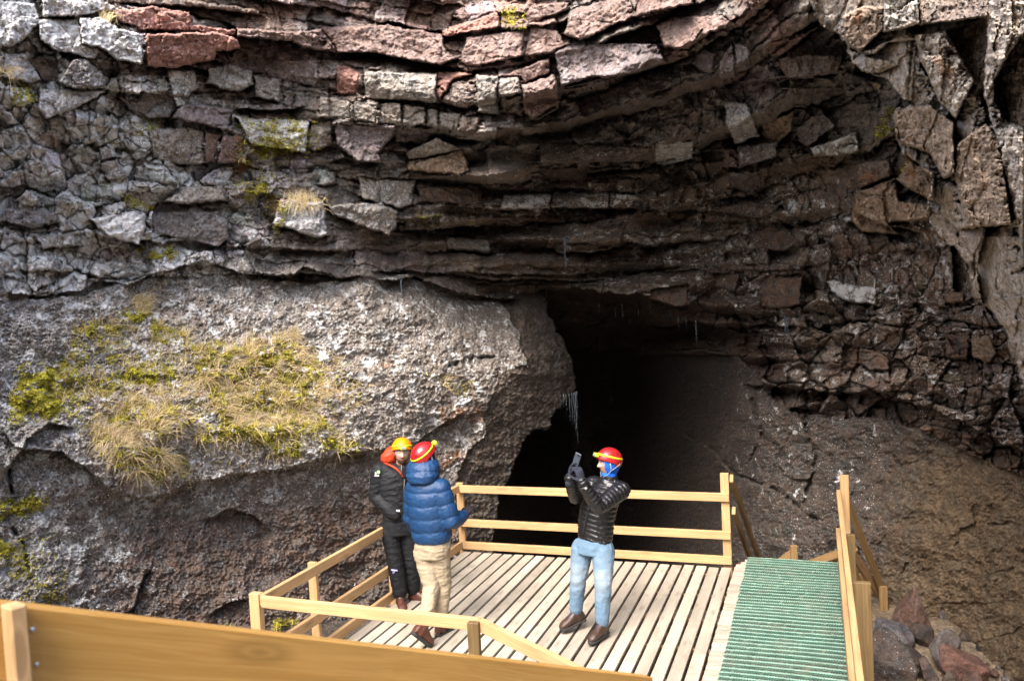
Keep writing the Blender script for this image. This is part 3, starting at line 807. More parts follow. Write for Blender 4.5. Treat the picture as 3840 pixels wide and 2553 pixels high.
Z5, Z6 = (1200, 900), (2440, 900)
def q4(x0, y0, x1, y1, j=0.12):
    w, h = x1 - x0, y1 - y0
    u = lambda a: rg.uniform(-j, j) * a
    return [(x0 + u(h), y0 + u(h)), (x0 + w * .5, y0 + u(h)), (x1 + u(h), y0 + u(h)), (x1 + u(h), y0 + h * .5), (x1 + u(h), y1 + u(h)), (x0 + w * .45, y1 + u(h) * 1.6), (x0 + u(h), y1 + u(h)), (x0 + u(h), y0 + h * .5)]
for Zo, lst, li, col_ in [
  (Z5, [(300, 100, 590, 180), (605, 92, 735, 182), (745, 85, 830, 178), (840, 92, 1015, 180), (1030, 88, 1125, 190), (1150, 100, 1230, 202), (1245, 118, 1440, 205), (1452, 125, 1640, 200), (1650, 128, 1900, 205), (1910, 120, 2190, 200)], .55, BRN),
  (Z5, [(880, 222, 1055, 325), (1065, 222, 1120, 330), (1430, 212, 1560, 305), (1650, 275, 1785, 328), (1800, 232, 1990, 318), (2010, 250, 2165, 388), (560, 205, 800, 240), (1180, 215, 1420, 285)], .35, BRN),
  (Z2, [(1480, 1380, 1835, 1480), (990, 1240, 1180, 1330), (1200, 1250, 1330, 1340), (230, 1340, 490, 1460), (1010, 1420, 1420, 1470), (1560, 1240, 1800, 1330), (1850, 1240, 2190, 1330), (1320, 1060, 1480, 1115), (1490, 985, 1590, 1110), (1600, 980, 1930, 1110), (2080, 1060, 2195, 1140)], .35, DKB),
  (Z2, [(1300, 735, 1420, 830), (1430, 720, 1600, 840), (1610, 700, 1700, 840), (1710, 740, 1960, 850), (1500, 560, 1750, 650)], .3, DKB),
  (Z6, [(930, 180, 1065, 240), (1430, 178, 1570, 215), (1535, 168, 1650, 212), (1340, 232, 1520, 335), (1545, 240, 1735, 318), (1170, 155, 1420, 205), (740, 430, 900, 500), (910, 430, 1130, 495)], .85, BRN),
  (Z6, [(930, 545, 1110, 640), (490, 605, 700, 690), (850, 690, 960, 755), (1225, 525, 1310, 590), (1320, 530, 1420, 630), (1485, 425, 1580, 590), (1465, 655, 1560, 755), (1600, 640, 1700, 755), (1700, 765, 1830, 835), (1880, 740, 2040, 805), (2040, 630, 2100, 690), (1930, 505, 2040, 550), (1795, 425, 1875, 480), (1590, 560, 1660, 640), (1010, 700, 1110, 800), (1240, 800, 1420, 880), (1500, 780, 1640, 870), (1850, 840, 2000, 930), (600, 700, 820, 770)], .4, BRN),
  (Z3, [(40, 620, 260, 820), (280, 640, 400, 800), (0, 480, 220, 600), (840, 480, 1080, 610), (1120, 590, 1330, 760), (860, 920, 1180, 1050), (960, 1070, 1180, 1190), (1060, 1400, 1250, 1500), (1270, 1400, 1480, 1490), (1500, 1420, 1700, 1530), (140, 1060, 300, 1160), (600, 480, 740, 580)], .4, BRN),
  (Z1, [(260, 880, 420, 960), (450, 900, 560, 980), (20, 760, 200, 900), (210, 780, 400, 870), (60, 950, 260, 1040), (280, 980, 520, 1080), (540, 1070, 720, 1140), (20, 1060, 160, 1170), (200, 1080, 420, 1180), (430, 1100, 600, 1200), (880, 1000, 1100, 1080), (1130, 990, 1300, 1060), (1700, 900, 1820, 1000), (1840, 990, 1960, 1090), (1350, 1220, 1460, 1320), (1360, 1330, 1580, 1400), (600, 700, 760, 780), (350, 640, 520, 740), (1560, 990, 1700, 1100), (1180, 1440, 1420, 1510), (20, 1360, 180, 1450), (520, 1470, 780, 1540)], .8, GR2)]:
    for r4 in lst:
        ROCKS.append((Zo, q4(*r4, .3), 0.0, rg.uniform(-.15, .2), rg.uniform(0, .15), tuple(c * rg.uniform(.8, 1.15) for c in col_), li * rg.uniform(.6, 1.1)))
SX, SY = X + w2x * 0.9 + wx * 0.18, Y + w2y * 0.9 + wy * 0.18
for (ox, oy), poly, amp, tx, ty, colr, li in ROCKS:
    P = np.array(poly) / 1.568 + np.array([ox, oy])
    lo, hi = P.min(0) - 30, P.max(0) + 30
    i0, i1 = np.searchsorted(gx, [lo[0], hi[0]]); j0, j1 = np.searchsorted(gy, [lo[1], hi[1]])
    if i1 <= i0 or j1 <= j0: continue
    sl_ = (slice(i0, i1), slice(j0, j1))
    kk = 0.7 if P[:, 0].mean() > 3060 and P[:, 1].mean() < 1000 else 1.0
    s = psdf(X[sl_] + (SX - X)[sl_] * kk, Y[sl_] + (SY - Y)[sl_] * kk, P)
    wdt, hgt = hi - lo
    cx, cy = P.mean(0)
    if amp == 0.0:                       # a bed that differs in tone only
        m = sstep(-8, 14, s + 14 * fbm(X[sl_] / 40, Y[sl_] / 40, 170, 3)) * 0.45
        for ch in range(3): base[..., ch][sl_] = base[..., ch][sl_] * (1 - m) + colr[ch] * m * (0.62 if cx > 1800 else 1.0)
        lich[sl_] = lich[sl_] * (1 - m) + li * m
        continue
    c0 = off[min(np.searchsorted(gx, cx), len(gx) - 1), min(np.searchsorted(gy, cy), len(gy) - 1)]
    m = (s > 0).astype(float)
    e = sstep(0, 5, s)
    pl = amp + 2 * tx * (X[sl_] - cx) / wdt * 0.6 + 2 * ty * (Y[sl_] - cy) / hgt * 0.6
    rgd = 1.0 if cx < 3060 else 1.6
    big = abs(0.5 * np.sum(P[:, 0] * np.roll(P[:, 1], -1) - P[:, 1] * np.roll(P[:, 0], -1))) > 9000 and cx > 700
    mine = pl * (1.0 if big else 0.62) * (0.55 + 0.45 * e) + 0.5 * c0 + (f1[sl_] * 0.42 + f2[sl_] * 0.55 + f3[sl_] * 0.9 + fine[sl_] * 1.2) * 0.8 * rgd + (pits[sl_] * 0.8 if cx > 3060 else 0)
    gs = np.gradient(s, axis=1) / np.maximum(np.gradient(Y[sl_], axis=1), 1e-6)
    below = sstep(0.1, 0.7, -gs)
    brk = sstep(-0.25, 0.2, fbm(X[sl_] / 70, Y[sl_] / 70, 160, 3))
    gap = 0.10 * np.exp(-((s + 4) / 4.0) ** 2) * (s < 3) * (0.12 + 0.88 * below) * (0.25 + 0.75 * brk)
    gap = gap + np.where(s < 0, (0.34 if big else 0.18) * np.exp(s / (34.0 if big else 24.0)), 0) * below * (0.4 + 0.6 * brk)
    off[sl_] = off[sl_] * (1 - m) + mine * m - gap
    dk = 1.0 - 0.42 * float(np.clip((cx - 1900) / 400, 0, 1) * np.clip((cy - 480) / 350, 0, 1)) * (0.0 if li > .8 or cx > 3150 and cy < 900 else 1.0)  # darkens blocks to match the overhang shade painted around them
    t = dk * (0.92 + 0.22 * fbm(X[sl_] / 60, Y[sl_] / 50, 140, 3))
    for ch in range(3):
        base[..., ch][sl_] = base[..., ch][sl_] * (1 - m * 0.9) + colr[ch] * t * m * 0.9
    lich[sl_] = lich[sl_] * (1 - m) + li * m

# ---- ledges traced as lines: rock stands out above the line and falls back under it
LINES = [  # points in photograph pixels, stand-out, reach above, recess, reach below
 ([(0, 1600), (60, 1680), (230, 1690), (330, 1760), (420, 1840), (540, 1865), (640, 1850), (700, 1810), (860, 1780), (1060, 1760), (1200, 1720), (1400, 1700)], .16, 130, .20, 150),
 ([(0, 1775), (80, 1690), (100, 1640), (180, 1590), (290, 1600)], .16, 60, .16, 60),
 ([(420, 2330), (500, 2280), (540, 2160), (560, 2140), (580, 2080)], .10, 60, .25, 60),
 ([(780, 2310), (850, 2260), (940, 2240)], .10, 60, .2, 60),
 ([(760, 1950), (860, 1905), (940, 1920), (1010, 1985), (1020, 1930)], .16, 70, .20, 70),
 ([(1250, 1700), (1400, 1690), (1560, 1660), (1640, 1600), (1720, 1560), (1800, 1545)], .10, 80, .22, 120),
 ([(470, 1075), (560, 1030), (760, 980), (900, 1020), (1090, 1045), (1140, 1000), (1260, 1040)], .22, 60, .22, 60),
 ([(0, 1090), (150, 1110), (300, 1090), (370, 1050), (480, 1070)], .2, 60, .18, 60),
 ([(1390, 1016), (1557, 1019), (1965, 1028), (2118, 1032), (2560, 1000)], .16, 50, .30, 60),
 ([(1400, 1045), (1480, 1052), (1557, 1035), (1650, 1075), (1780, 1112), (1960, 1125)], .16, 50, .55, 75),
 ([(1519, 862), (1659, 876), (1838, 892), (2093, 906), (2500, 930)], .12, 50, .35, 70),
 ([(1660, 772), (1889, 786), (2061, 777), (2437, 783), (2700, 790), (3000, 850)], .14, 50, .45, 90),
 ([(1340, 660), (1557, 673), (1760, 660), (1838, 716), (2055, 722), (2322, 716)], .1, 40, .22, 40),
 ([(1960, 612), (2195, 608), (2341, 601), (2450, 608), (2700, 560)], .12, 60, .28, 60),
 ([(1270, 200), (1391, 200), (1646, 248), (1742, 252)], .1, 40, .55, 26),
 ([(879, 402), (960, 412), (1050, 414), (1148, 398)], .1, 40, .5, 22),
 ([(1959, 440), (2010, 447), (2093, 410), (2112, 330), (2316, 290), (2501, 240), (2640, 190)], .12, 60, .50, 120),
 ([(2380, 72), (2600, 22), (2800, -60)], .1, 40, .35, 60),
 ([(2700, 300), (2800, 310), (2930, 290), (3100, 300)], .1, 40, .3, 50),
 ([(1220, 610), (1290, 596), (1340, 612), (1430, 604)], .05, 30, .4, 40),
 ([(3200, 790), (3330, 850), (3480, 870)], .2, 60, .5, 70),
 ([(2780, 1440), (2900, 1450), (3014, 1463), (3141, 1476)], .1, 40, .3, 40),
 ([(2150, 1345), (2300, 1298)], .2, 60, .5, 60),
]
for pts, a, ha, r, hb in LINES:
    px = [p[0] for p in pts]; py = [p[1] for p in pts]
    o = np.argsort(px)
    yl = np.interp(gx, np.array(px)[o], np.array(py)[o])[:, None] + wy * 0.5 + w2y * 0.6
    fade = (sstep(min(px) - 10, min(px) + 50, gx) * (1 - sstep(max(px) - 50, max(px) + 10, gx)))[:, None]
    d = Y - yl
    off += fade * np.where(d < 0, a * np.clip(1 + d / ha, 0, 1), -r * np.exp(-d / hb) * (1 - 0.0))
# fissures
for pts in ([(2440, 1560), (2520, 1600), (2680, 1690), (2760, 1780), (2900, 1830), (3080, 1960)], [(2820, 1500), (2860, 1640), (2800, 1760)], [(3030, 1480), (3020, 1600), (3060, 1720), (3010, 1900)], [(35, 1760), (42, 1860), (45, 1900)], [(50, 1980), (90, 2050), (110, 2160)], [(1850, 1340), (1780, 1345), (1690, 1370)], [(560, 780), (545, 830), (565, 860)]):
    s = np.full(X.shape, 1e9)
    for (ax, ay), (bx, by) in zip(pts[:-1], pts[1:]):
        ex, ey = bx - ax, by - ay
        t = np.clip(((SX - ax) * ex + (SY - ay) * ey) / (ex * ex + ey * ey), 0, 1)
        s = np.minimum(s, np.hypot(SX - ax - ex * t, SY - ay - ey * t))
    off -= (0.30 if pts[0][0] < 2000 else 0.20) * np.exp(-(s / 7.0) ** 2) * sstep(-.3, .25, fbm(X / 45, Y / 45, 180, 3))

# ---- moss and orange lichen patches
Z4, Z7 = (0, 950), (0, 1750)
MOSS = [  # crop origin, scale, polygon, strength, kind (0 moss cushion, 1 dry grass over moss)
 (Z4, 1.568, [(40, 830), (130, 720), (250, 690), (420, 690), (440, 760), (400, 860), (350, 940), (150, 960), (60, 920)], 1.0, 0),
 (Z4, 1.568, [(440, 420), (700, 410), (720, 480), (560, 500), (440, 450)], .9, 0),
 (Z4, 1.568, [(730, 370), (790, 290), (880, 270), (890, 360), (800, 400)], 1.0, 0),
 (Z4, 1.568, [(890, 390), (980, 420), (1100, 470), (1110, 540), (990, 470), (960, 530), (900, 520)], .9, 0),
 (Z4, 1.568, [(680, 690), (900, 650), (1030, 690), (1000, 760), (800, 770), (690, 720)], 1.0, 0),
 (Z4, 1.568, [(440, 740), (640, 740), (660, 800), (740, 830), (560, 820)], .8, 0),
 (Z4, 1.568, [(720, 880), (850, 850), (1010, 880), (1040, 970), (940, 1050), (560, 980), (720, 920)], .9, 1),
 (Z4, 1.568, [(1140, 560), (1500, 500), (1720, 470), (1880, 650), (1900, 850), (1770, 950), (1500, 960), (1300, 980), (1180, 800)], .95, 1),
 (Z4, 1.568, [(1160, 1060), (1400, 970), (1530, 1000), (1900, 960), (1910, 1040), (1500, 1110), (1200, 1110)], 1.0, 0),
 (Z4, 1.568, [(560, 1060), (700, 1050), (900, 1150), (1100, 1220), (1130, 1300), (900, 1340), (780, 1320), (600, 1180)], .75, 1),
 (Z4, 1.568, [(1560, 1150), (1700, 1080), (1780, 1150), (1740, 1210), (1600, 1200)], .9, 0),
 (Z4, 1.568, [(1900, 1090), (2130, 1130), (2110, 1160), (1930, 1150)], .95, 0),
 (Z4, 1.568, [(-60, 1480), (180, 1420), (270, 1440), (190, 1540), (-60, 1580)], .95, 0),
 (Z4, 1.568, [(1880, 650), (2150, 700), (2190, 860), (2000, 900), (1850, 880)], .5, 1),
 (Z4, 1.568, [(320, 640), (430, 560), (470, 640), (400, 690)], .6, 0),
 (Z4, 1.568, [(640, 560), (690, 600), (660, 660), (600, 620)], .6, 0),
 (Z7, 1.685, [(-60, 480), (90, 480), (100, 540), (-60, 560)], .95, 0),
 (Z7, 1.685, [(100, 610), (180, 620), (170, 660), (100, 650)], .8, 0),
 (Z7, 1.685, [(180, 730), (330, 740), (460, 830), (420, 880), (260, 830)], .55, 0),
 (Z7, 1.685, [(1440, 1020), (1510, 1010), (1500, 1050), (1440, 1050)], .8, 0),
 (Z7, 1.685, [(1690, 1000), (1760, 950), (1880, 960), (1860, 1010), (1730, 1080)], .8, 0),
 (Z1, 1.568, [(1450, 690), (1800, 710), (1790, 880), (1650, 880), (1480, 830)], .62, 0),
 (Z1, 1.568, [(1470, 880), (1640, 860), (1640, 920), (1500, 920)], .95, 0),
 (Z1, 1.568, [(1390, 1080), (1560, 1060), (1600, 1140), (1420, 1170)], .7, 0),
 (Z1, 1.568, [(730, 1160), (890, 1190), (880, 1240), (750, 1210)], .8, 0),
 (Z1, 1.568, [(810, 1480), (1030, 1460), (1050, 1510), (830, 1530)], .85, 0),
 (Z1, 1.568, [(20, 450), (120, 480), (250, 540), (210, 620), (60, 600)], .6, 0),
 (Z1, 1.568, [(1600, 1200), (1700, 1200), (1650, 1380), (1600, 1400)], .6, 0),
 (Z1, 1.568, [(780, 730), (930, 730), (920, 770), (800, 760)], .6, 0),
 (Z1, 1.568, [(1370, 880), (1480, 920), (1450, 1000), (1380, 1000)], .5, 1),
 (Z2, 1.568, [(1050, 60), (1200, 20), (1210, 150), (1100, 170)], .75, 0),
 (Z2, 1.568, [(550, 1230), (700, 1280), (700, 1340), (590, 1320)], .6, 0),
 (Z2, 1.568, [(1540, 1130), (1660, 1130), (1660, 1220), (1560, 1190)], .55, 0),
 (Z2, 1.568, [(810, 1290), (970, 1300), (960, 1380), (850, 1380)], .55, 0),
 (Z3, 1.568, [(1320, 690), (1410, 640), (1420, 800), (1350, 830)], .7, 0),
 (Z3, 1.568, [(1480, 950), (1510, 930), (1500, 1020), (1470, 1010)], .8, 0),
 ((1200, 900), 1.568, [(640, 780), (880, 830), (900, 900), (820, 900), (700, 850)], .6, 1),
]
MOSS += [(Z4, 1.568, [(450, 380), (1100, 420), (1160, 800), (1150, 1000), (700, 1280), (420, 1000), (380, 560)], .36, 1), (Z4, 1.568, [(1120, 520), (1950, 560), (2150, 760), (2000, 1120), (1250, 1240), (1120, 900)], .34, 1),
         (Z4, 1.568, [(60, 620), (420, 600), (480, 800), (420, 980), (30, 1000)], .34, 0), (Z1, 1.568, [(1380, 680), (1900, 700), (1880, 1000), (1620, 1380), (1380, 1160)], .30, 0), (Z7, 1.685, [(-60, 440), (330, 420), (480, 860), (200, 900), (-60, 700)], .34, 0)]
MP = []
for (ox, oy), sc, poly, st, kd in MOSS:
    P = np.array(poly) / sc + np.array([ox, oy])
    MP.append((P, st, kd))
    lo, hi = P.min(0) - 60, P.max(0) + 60
    i0, i1 = np.searchsorted(gx, [lo[0], hi[0]]); j0, j1 = np.searchsorted(gy, [lo[1], hi[1]])
    sl_ = (slice(i0, i1), slice(j0, j1))
    s = psdf(SX[sl_] + wx[sl_] * 1.7, SY[sl_] + wy[sl_] * 1.7, P)
    m = sstep(-24, 16, s) * st * (0.35 + 0.65 * sstep(-.32, .08, fbm(X[sl_] / 52, Y[sl_] / 38, 151, 4)))
    moss[sl_] = np.maximum(moss[sl_], m)
    bulge = sstep(-4, 40, s) * st
    off[sl_] += bulge * (0.10 + 0.14 * fbm(X[sl_] / 34, Y[sl_] / 24, 150, 3)) * (1.0 if kd == 0 else 0.75)
for (ox, oy), poly, st in [(Z1, [(1380, 770), (1470, 860), (1480, 960), (1400, 1060), (1350, 960)], .85), (Z1, [(1600, 1150), (1700, 1160), (1640, 1260), (1590, 1240)], .8), (Z1, [(1430, 680), (1700, 670), (1700, 700), (1450, 710)], .7), (Z4, [(1150, 700), (1780, 640), (1800, 960), (1200, 940)], .5), (Z3, [(1200, 70), (1250, 50), (1230, 140), (1200, 140)], .95), (Z3, [(1640, 340), (1720, 330), (1810, 440), (1740, 470), (1680, 400)], .75), (Z3, [(1490, 900), (1520, 890), (1570, 1040), (1520, 1090), (1490, 1000)], .95),
                           (Z3, [(1220, 1020), (1290, 1000), (1380, 1090), (1320, 1110), (1240, 1080)], .8), (Z3, [(1970, 570), (1990, 570), (1990, 620), (1970, 610)], .9), (Z3, [(1190, 1180), (1220, 1170), (1220, 1290), (1190, 1260)], .8),
                           ((1200, 900), [(720, 1250), (860, 1240), (860, 1320), (720, 1340)], .9), ((1200, 900), [(700, 970), (950, 980), (960, 1070), (720, 1080)], .7), ((1200, 900), [(330, 680), (420, 690), (420, 760), (340, 750)], .6),
                           (Z3, [(1560, 1340), (1700, 1350), (1740, 1440), (1600, 1420)], .8)]:
    P = np.array(poly) / 1.568 + np.array([ox, oy])
    rust = np.maximum(rust, sstep(-14, 12, psdf(SX, SY, P)) * st)

out_ = np.maximum(np.maximum(-X, X - IW), np.maximum(-Y, Y - IH))
om = sstep(330, 460, out_) * (1 - ((X > 3000) & (X < 4500) & (Y > -300)) * sstep(4500, 4350, X) * sstep(-300, -200, Y))
off = off * (1 - om) + (fbm(X / 500, Y / 420, 190, 3) * 0.7 + fbm(X / 190, Y / 170, 191, 2) * 0.25) * om
DEPTH = BASE - off
DEPTH = np.maximum(DEPTH, 2.0)
RAYS = AX_F + ((X - IW / 2) / FOC)[..., None] * AX_R - ((Y - IH / 2) / FOC)[..., None] * AX_U
PTS = EYE + RAYS * (DEPTH / RAYS[..., 1])[..., None]
me = grid_mesh('cliff', PTS[:, ::-1])
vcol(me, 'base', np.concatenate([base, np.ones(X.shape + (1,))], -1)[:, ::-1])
vcol(me, 'mask', np.stack([lich, moss, rust, np.ones(X.shape)], -1)[:, ::-1])
M_ROCK = mat_rock()
tag(link('cliff', me, M_ROCK), kind='structure')

def cliff_at(px, py):                   # point and outward normal of the rock seen at a photograph pixel
    i = int(np.clip(np.searchsorted(gx, px), 2, len(gx) - 3)); j = int(np.clip(np.searchsorted(gy, py), 2, len(gy) - 3))
    p = PTS[i, j]
    n = np.cross(PTS[i, j + 2] - PTS[i, j - 2], PTS[i + 2, j] - PTS[i - 2, j])
    n = n / (np.linalg.norm(n) + 1e-9)
    if n @ (EYE - p) < 0: n = -n
    return p, n

# ------------------------------------------------------------------ ground: pit floor, rising behind the camera to an unseen rim, shaped to block low sky light
gX = np.concatenate([np.arange(-300, -30, 15), np.arange(-30, -7, 1.0), np.arange(-7, 9, 0.16), np.arange(9, 30, 1.0), np.arange(30, 301, 15)])
gY = np.concatenate([np.arange(-300, -30, 15), np.arange(-30, 5, 1.0), np.arange(5, 15, 0.16), np.arange(15, 40, 1.5), np.arange(40, 301, 20)])
A, B = np.meshgrid(gX, gY, indexing='ij')
rad = np.hypot(A - 0.5, B - 4)
Zg = -1.15 + np.where(B < 4, 1, 0.0) * np.clip((rad - 6.2) * 0.95, 0, 9.5)
Zg = Zg - 3.5 * sstep(11.4, 13.5, B) * sstep(-1.6, -0.6, A) * (1 - sstep(3.2, 4.4, A)) * (B < 40)
Zg = Zg + 0.25 * sstep(4.0, 6.5, A) * sstep(6, 8.5, B) * (1 - sstep(14, 30, B)) + 0.55 * sstep(-2.2, -4.0, A) * sstep(6, 8, B)
Zg = Zg + fbm(A / 1.3, B / 1.3, 301, 5) * 0.16 + fbm(A / 0.35, B / 0.35, 302, 4) * 0.05
GP = np.stack([A, B, Zg], -1)
me = grid_mesh('ground', GP)
gc = np.ones(A.shape + (4,)); gc[..., :3] = (0.10, 0.082, 0.065)
gc[..., :3] *= (0.9 + 0.4 * fbm(A / 0.8, B / 0.8, 303, 4))[..., None]
br = sstep(3.2, 4.2, A)
gc[..., :3] = gc[..., :3] * (1 - br[..., None]) + np.array((0.19, 0.145, 0.10)) * br[..., None]
gm = np.zeros(A.shape + (4,)); gm[..., 0] = 0.2; gm[..., 3] = 1
vcol(me, 'base', gc); vcol(me, 'mask', gm)
tag(link('ground', me, mat_rock('ground_earth')), kind='structure')
def ground_z(x, y):
    i = int(np.clip(np.searchsorted(gX, x), 1, len(gX) - 1)); j = int(np.clip(np.searchsorted(gY, y), 1, len(gY) - 1))
    return float(Zg[i, j])
# ------------------------------------------------------------------ timber platform, railings, walkway and stairs
TH = 0.35554
DC = np.array([-0.8261, 10.9547, 0.0])
DU = np.array([-math.sin(TH), -math.cos(TH), 0])
DV = np.array([math.cos(TH), -math.sin(TH), 0])
def dw(v, u, z=0.0): return Vector(DC + DV * v + DU * u + np.array([0, 0, z]))
DECK_M = Matrix.Translation(Vector(DC)) @ Matrix.Rotation(-TH, 4, 'Z')     # local x = along the back rail, local -y = towards the camera

M_PINE = mat_wood('pine', (0.45, 0.288, 0.143), (0.34, 0.20, 0.088), 0.8)
M_PINE_DK = mat_wood('weathered_pine', (0.150, 0.100, 0.043), (0.095, 0.058, 0.022), 0.9)
M_PINE_OR = mat_wood('oiled_pine', (0.43, 0.245, 0.068), (0.32, 0.16, 0.034), 0.8, 0.5)
M_DECK = mat_wood('deck_boards', (0.385, 0.338, 0.270), (0.305, 0.258, 0.198), 0.7, 0.75, attr='rand', weather=0.95)
M_JOIST = mat_wood('joist_timber', (0.16, 0.085, 0.045), (0.10, 0.05, 0.025), 0.8)
M_STEEL = mat_plain('screw_steel', (0.55, 0.55, 0.57), 0.35, 0.9)
M_MAT = mat_plain('green_plastic_mat', (0.10, 0.36, 0.22), 0.55, 0.0, 0.25, 9.0, attr='tint')
_nt = M_MAT.node_tree; _bs = _nt.nodes['Principled BSDF']; _src = _bs.inputs['Base Color'].links[0].from_socket
_d = mth(_nt, 'MULTIPLY', ramp(_nt, [(0.48, 0.0), (0.70, 0.55)], noise(_nt, coords(_nt), 3.2, 6, 0.7)), ramp(_nt, [(0.35, 0.2), (0.6, 1.0)], noise(_nt, coords(_nt), 45.0, 3, 0.6)))
_nt.links.new(mixc(_nt, _d, _src, (0.19, 0.165, 0.125)), _bs.inputs['Base Color'])

def beam(name, p0, p1, wd, ht, mat, parent=None, up=(0, 0, 1), bev=0.004):
    """a timber from p0 to p1; wd across, ht along up"""
    p0, p1 = Vector(p0), Vector(p1)
    d = p1 - p0
    x = d.normalized()
    u = Vector(up)
    if abs(x.dot(u)) > 0.95: u = Vector(DV)
    y = u.cross(x).normalized()
    z = x.cross(y)
    m = Matrix((x, y, z)).transposed().to_4x4()
    m.translation = (p0 + p1) / 2
    L2 = d.length / 2
    b = MB()
    b.box((-L2, -wd / 2, -ht / 2), (L2, wd / 2, ht / 2), None, bev)
    return link(name, b.mesh(name), mat, parent, m)

def post(name, v, u, z0, z1, wv, wu, mat, parent):
    p0, p1 = dw(v, u, z0), dw(v, u, z1)
    m = Matrix((Vector((0, 0, 1)), Vector(DV), Vector(DU))).transposed().to_4x4()   # grain runs up the post
    m.translation = (p0 + p1) / 2
    b = MB()
    b.box((-(z1 - z0) / 2, -wv / 2, -wu / 2), ((z1 - z0) / 2, wv / 2, wu / 2), None, 0.004)
    return link(name, b.mesh(name), mat, parent, m)

ZT, ZM, ZB = 0.887, 0.424, 0.119          # tops of the three rails
RH, RT = 0.098, 0.045

# platform
plat = empty('viewing_platform', DC, 'pale timber viewing platform of spaced boards that the three visitors stand on', 'platform', rz=-TH)
b = MB()
r_ = random.Random(3)
PITCHB = 0.1465
for i in range(25):
    x0 = 0.072 + i * PITCHB - 0.012
    x1 = x0 + 0.1165 + r_.uniform(-.003, .003)
    if x1 > 3.60: x1 = 3.552
    if x0 > 3.5: break
    cuts = [-0.085 + r_.uniform(-.012, .012), -r_.uniform(1.9, 2.9), -5.6]
    for a, c in zip(cuts[:-1], cuts[1:]):
        dz = r_.uniform(-.003, .003)
        b.box((x0, c + 0.002, -0.032 + dz), (x1, a - 0.002, dz), (r_.random(), r_.random(), r_.random()), 0.003)
me = b.mesh('deck_boards', False, 'rand')
# grain along the boards: a child turned a quarter so that its local x runs along them
def turned(me):
    me.transform(Matrix.Rotation(math.pi / 2, 4, 'Z'))
    return me
link('deck_boards', turned(me), M_DECK, plat, DECK_M @ Matrix.Rotation(-math.pi / 2, 4, 'Z'))
for u in (0.25, 0.95, 1.65, 2.35, 3.05, 3.75, 4.45):
    beam('joist', dw(0.02, u, -0.115), dw(3.56, u, -0.115), 0.048, 0.16, M_JOIST, plat)
beam('edge_joist', dw(0.06, 0.1, -0.115), dw(0.06, 5.4, -0.115), 0.045, 0.16, M_JOIST, plat)
for v, u in ((0.1, 0.2), (0.1, 2.4), (0.1, 4.4), (3.5, 0.2), (1.8, 0.2), (3.5, 2.4)):
    post('support_leg', v, u, -1.6, -0.2, 0.1, 0.1, M_JOIST, plat)

# left railing
rl = empty('railing', dw(0, 2.2), 'three-rail pine railing along the rock wall at the left side of the platform', 'railing', 'pine railings around the platform', -TH)
for z in (ZT, ZM, ZB):
    beam('rail', dw(0.009, -0.02, z - RH / 2), dw(0.009, 4.21, z - RH / 2), RT, RH, M_PINE, rl)
for u in (2.02 + 1.32, 1.80):
    post('post', -0.058, u, -0.9, ZT + 0.004, 0.088, 0.046, M_PINE, rl)
post('post', -0.066, 4.19, -0.9, ZT + 0.004, 0.100, 0.07, M_PINE, rl)
post('post', 0.002, -0.048, -0.6, ZT + 0.012, 0.095, 0.05, M_PINE, rl)
# back railing
rb_ = empty('railing', dw(1.8, 0), 'three-rail pine railing across the back of the platform before the cave', 'railing', 'pine railings around the platform', -TH)
for z, a in ((ZT - 0.004, .035), (ZM, .035), (ZB, .035)):
    beam('rail', dw(a, 0.03, z - RH / 2), dw(3.545, 0.03, z - RH / 2), RT, RH, M_PINE, rb_)
post('post', 3.495, -0.02, -0.5, 1.115, 0.098, 0.05, M_PINE, rb_)
for v in (0.05, 0.14):
    pass
for v, z in ((3.49, ZT - .03), (3.49, ZT - .075), (3.49, ZM - .03), (3.49, ZM - .075), (3.49, ZB - .03), (3.49, ZB - .075)):
    s = MB(); c = dw(v + .02, 0.0535, z)
    s.tube([c, c + Vector(DU) * 0.003], 0.005, 8)
    link('screw', s.mesh('screw'), M_STEEL, rb_)
for z in (ZT, ZM, ZB):
    for v in (0.075, 1.9):
        for dz in (-.03, -.07):
            s = MB(); c = dw(v, 0.0535, z + dz); s.tube([c, c + Vector(DU) * 0.003], 0.005, 8); link('screw', s.mesh('screw'), M_STEEL, rb_)
    for u in (3.34, 1.80, 0.06, 4.13):
        for dz in (-.03, -.07):
            s = MB(); c = dw(0.0315, u, z + dz); s.tube([c, c + Vector(DV) * 0.003], 0.005, 8); link('screw', s.mesh('screw'), M_STEEL, rl)
# front railing stub and its slanting handrail
rf = empty('railing', dw(1.0, 4.25), 'single-rail pine railing at the near edge, ending at a brown post', 'railing', 'pine railings around the platform', -TH)
beam('rail', dw(0.034, 4.235, ZT - RH / 2), dw(2.10, 4.285, ZT - RH / 2), RT, RH, M_PINE, rf)
beam('slanting_rail', dw(2.085, 4.283, ZT - RH / 2), dw(3.75, 5.36, ZT - RH / 2), RT, RH, M_PINE, rf)
post('post', 2.055, 4.338, -0.9, ZT - 0.012, 0.092, 0.048, M_PINE_DK, rf)

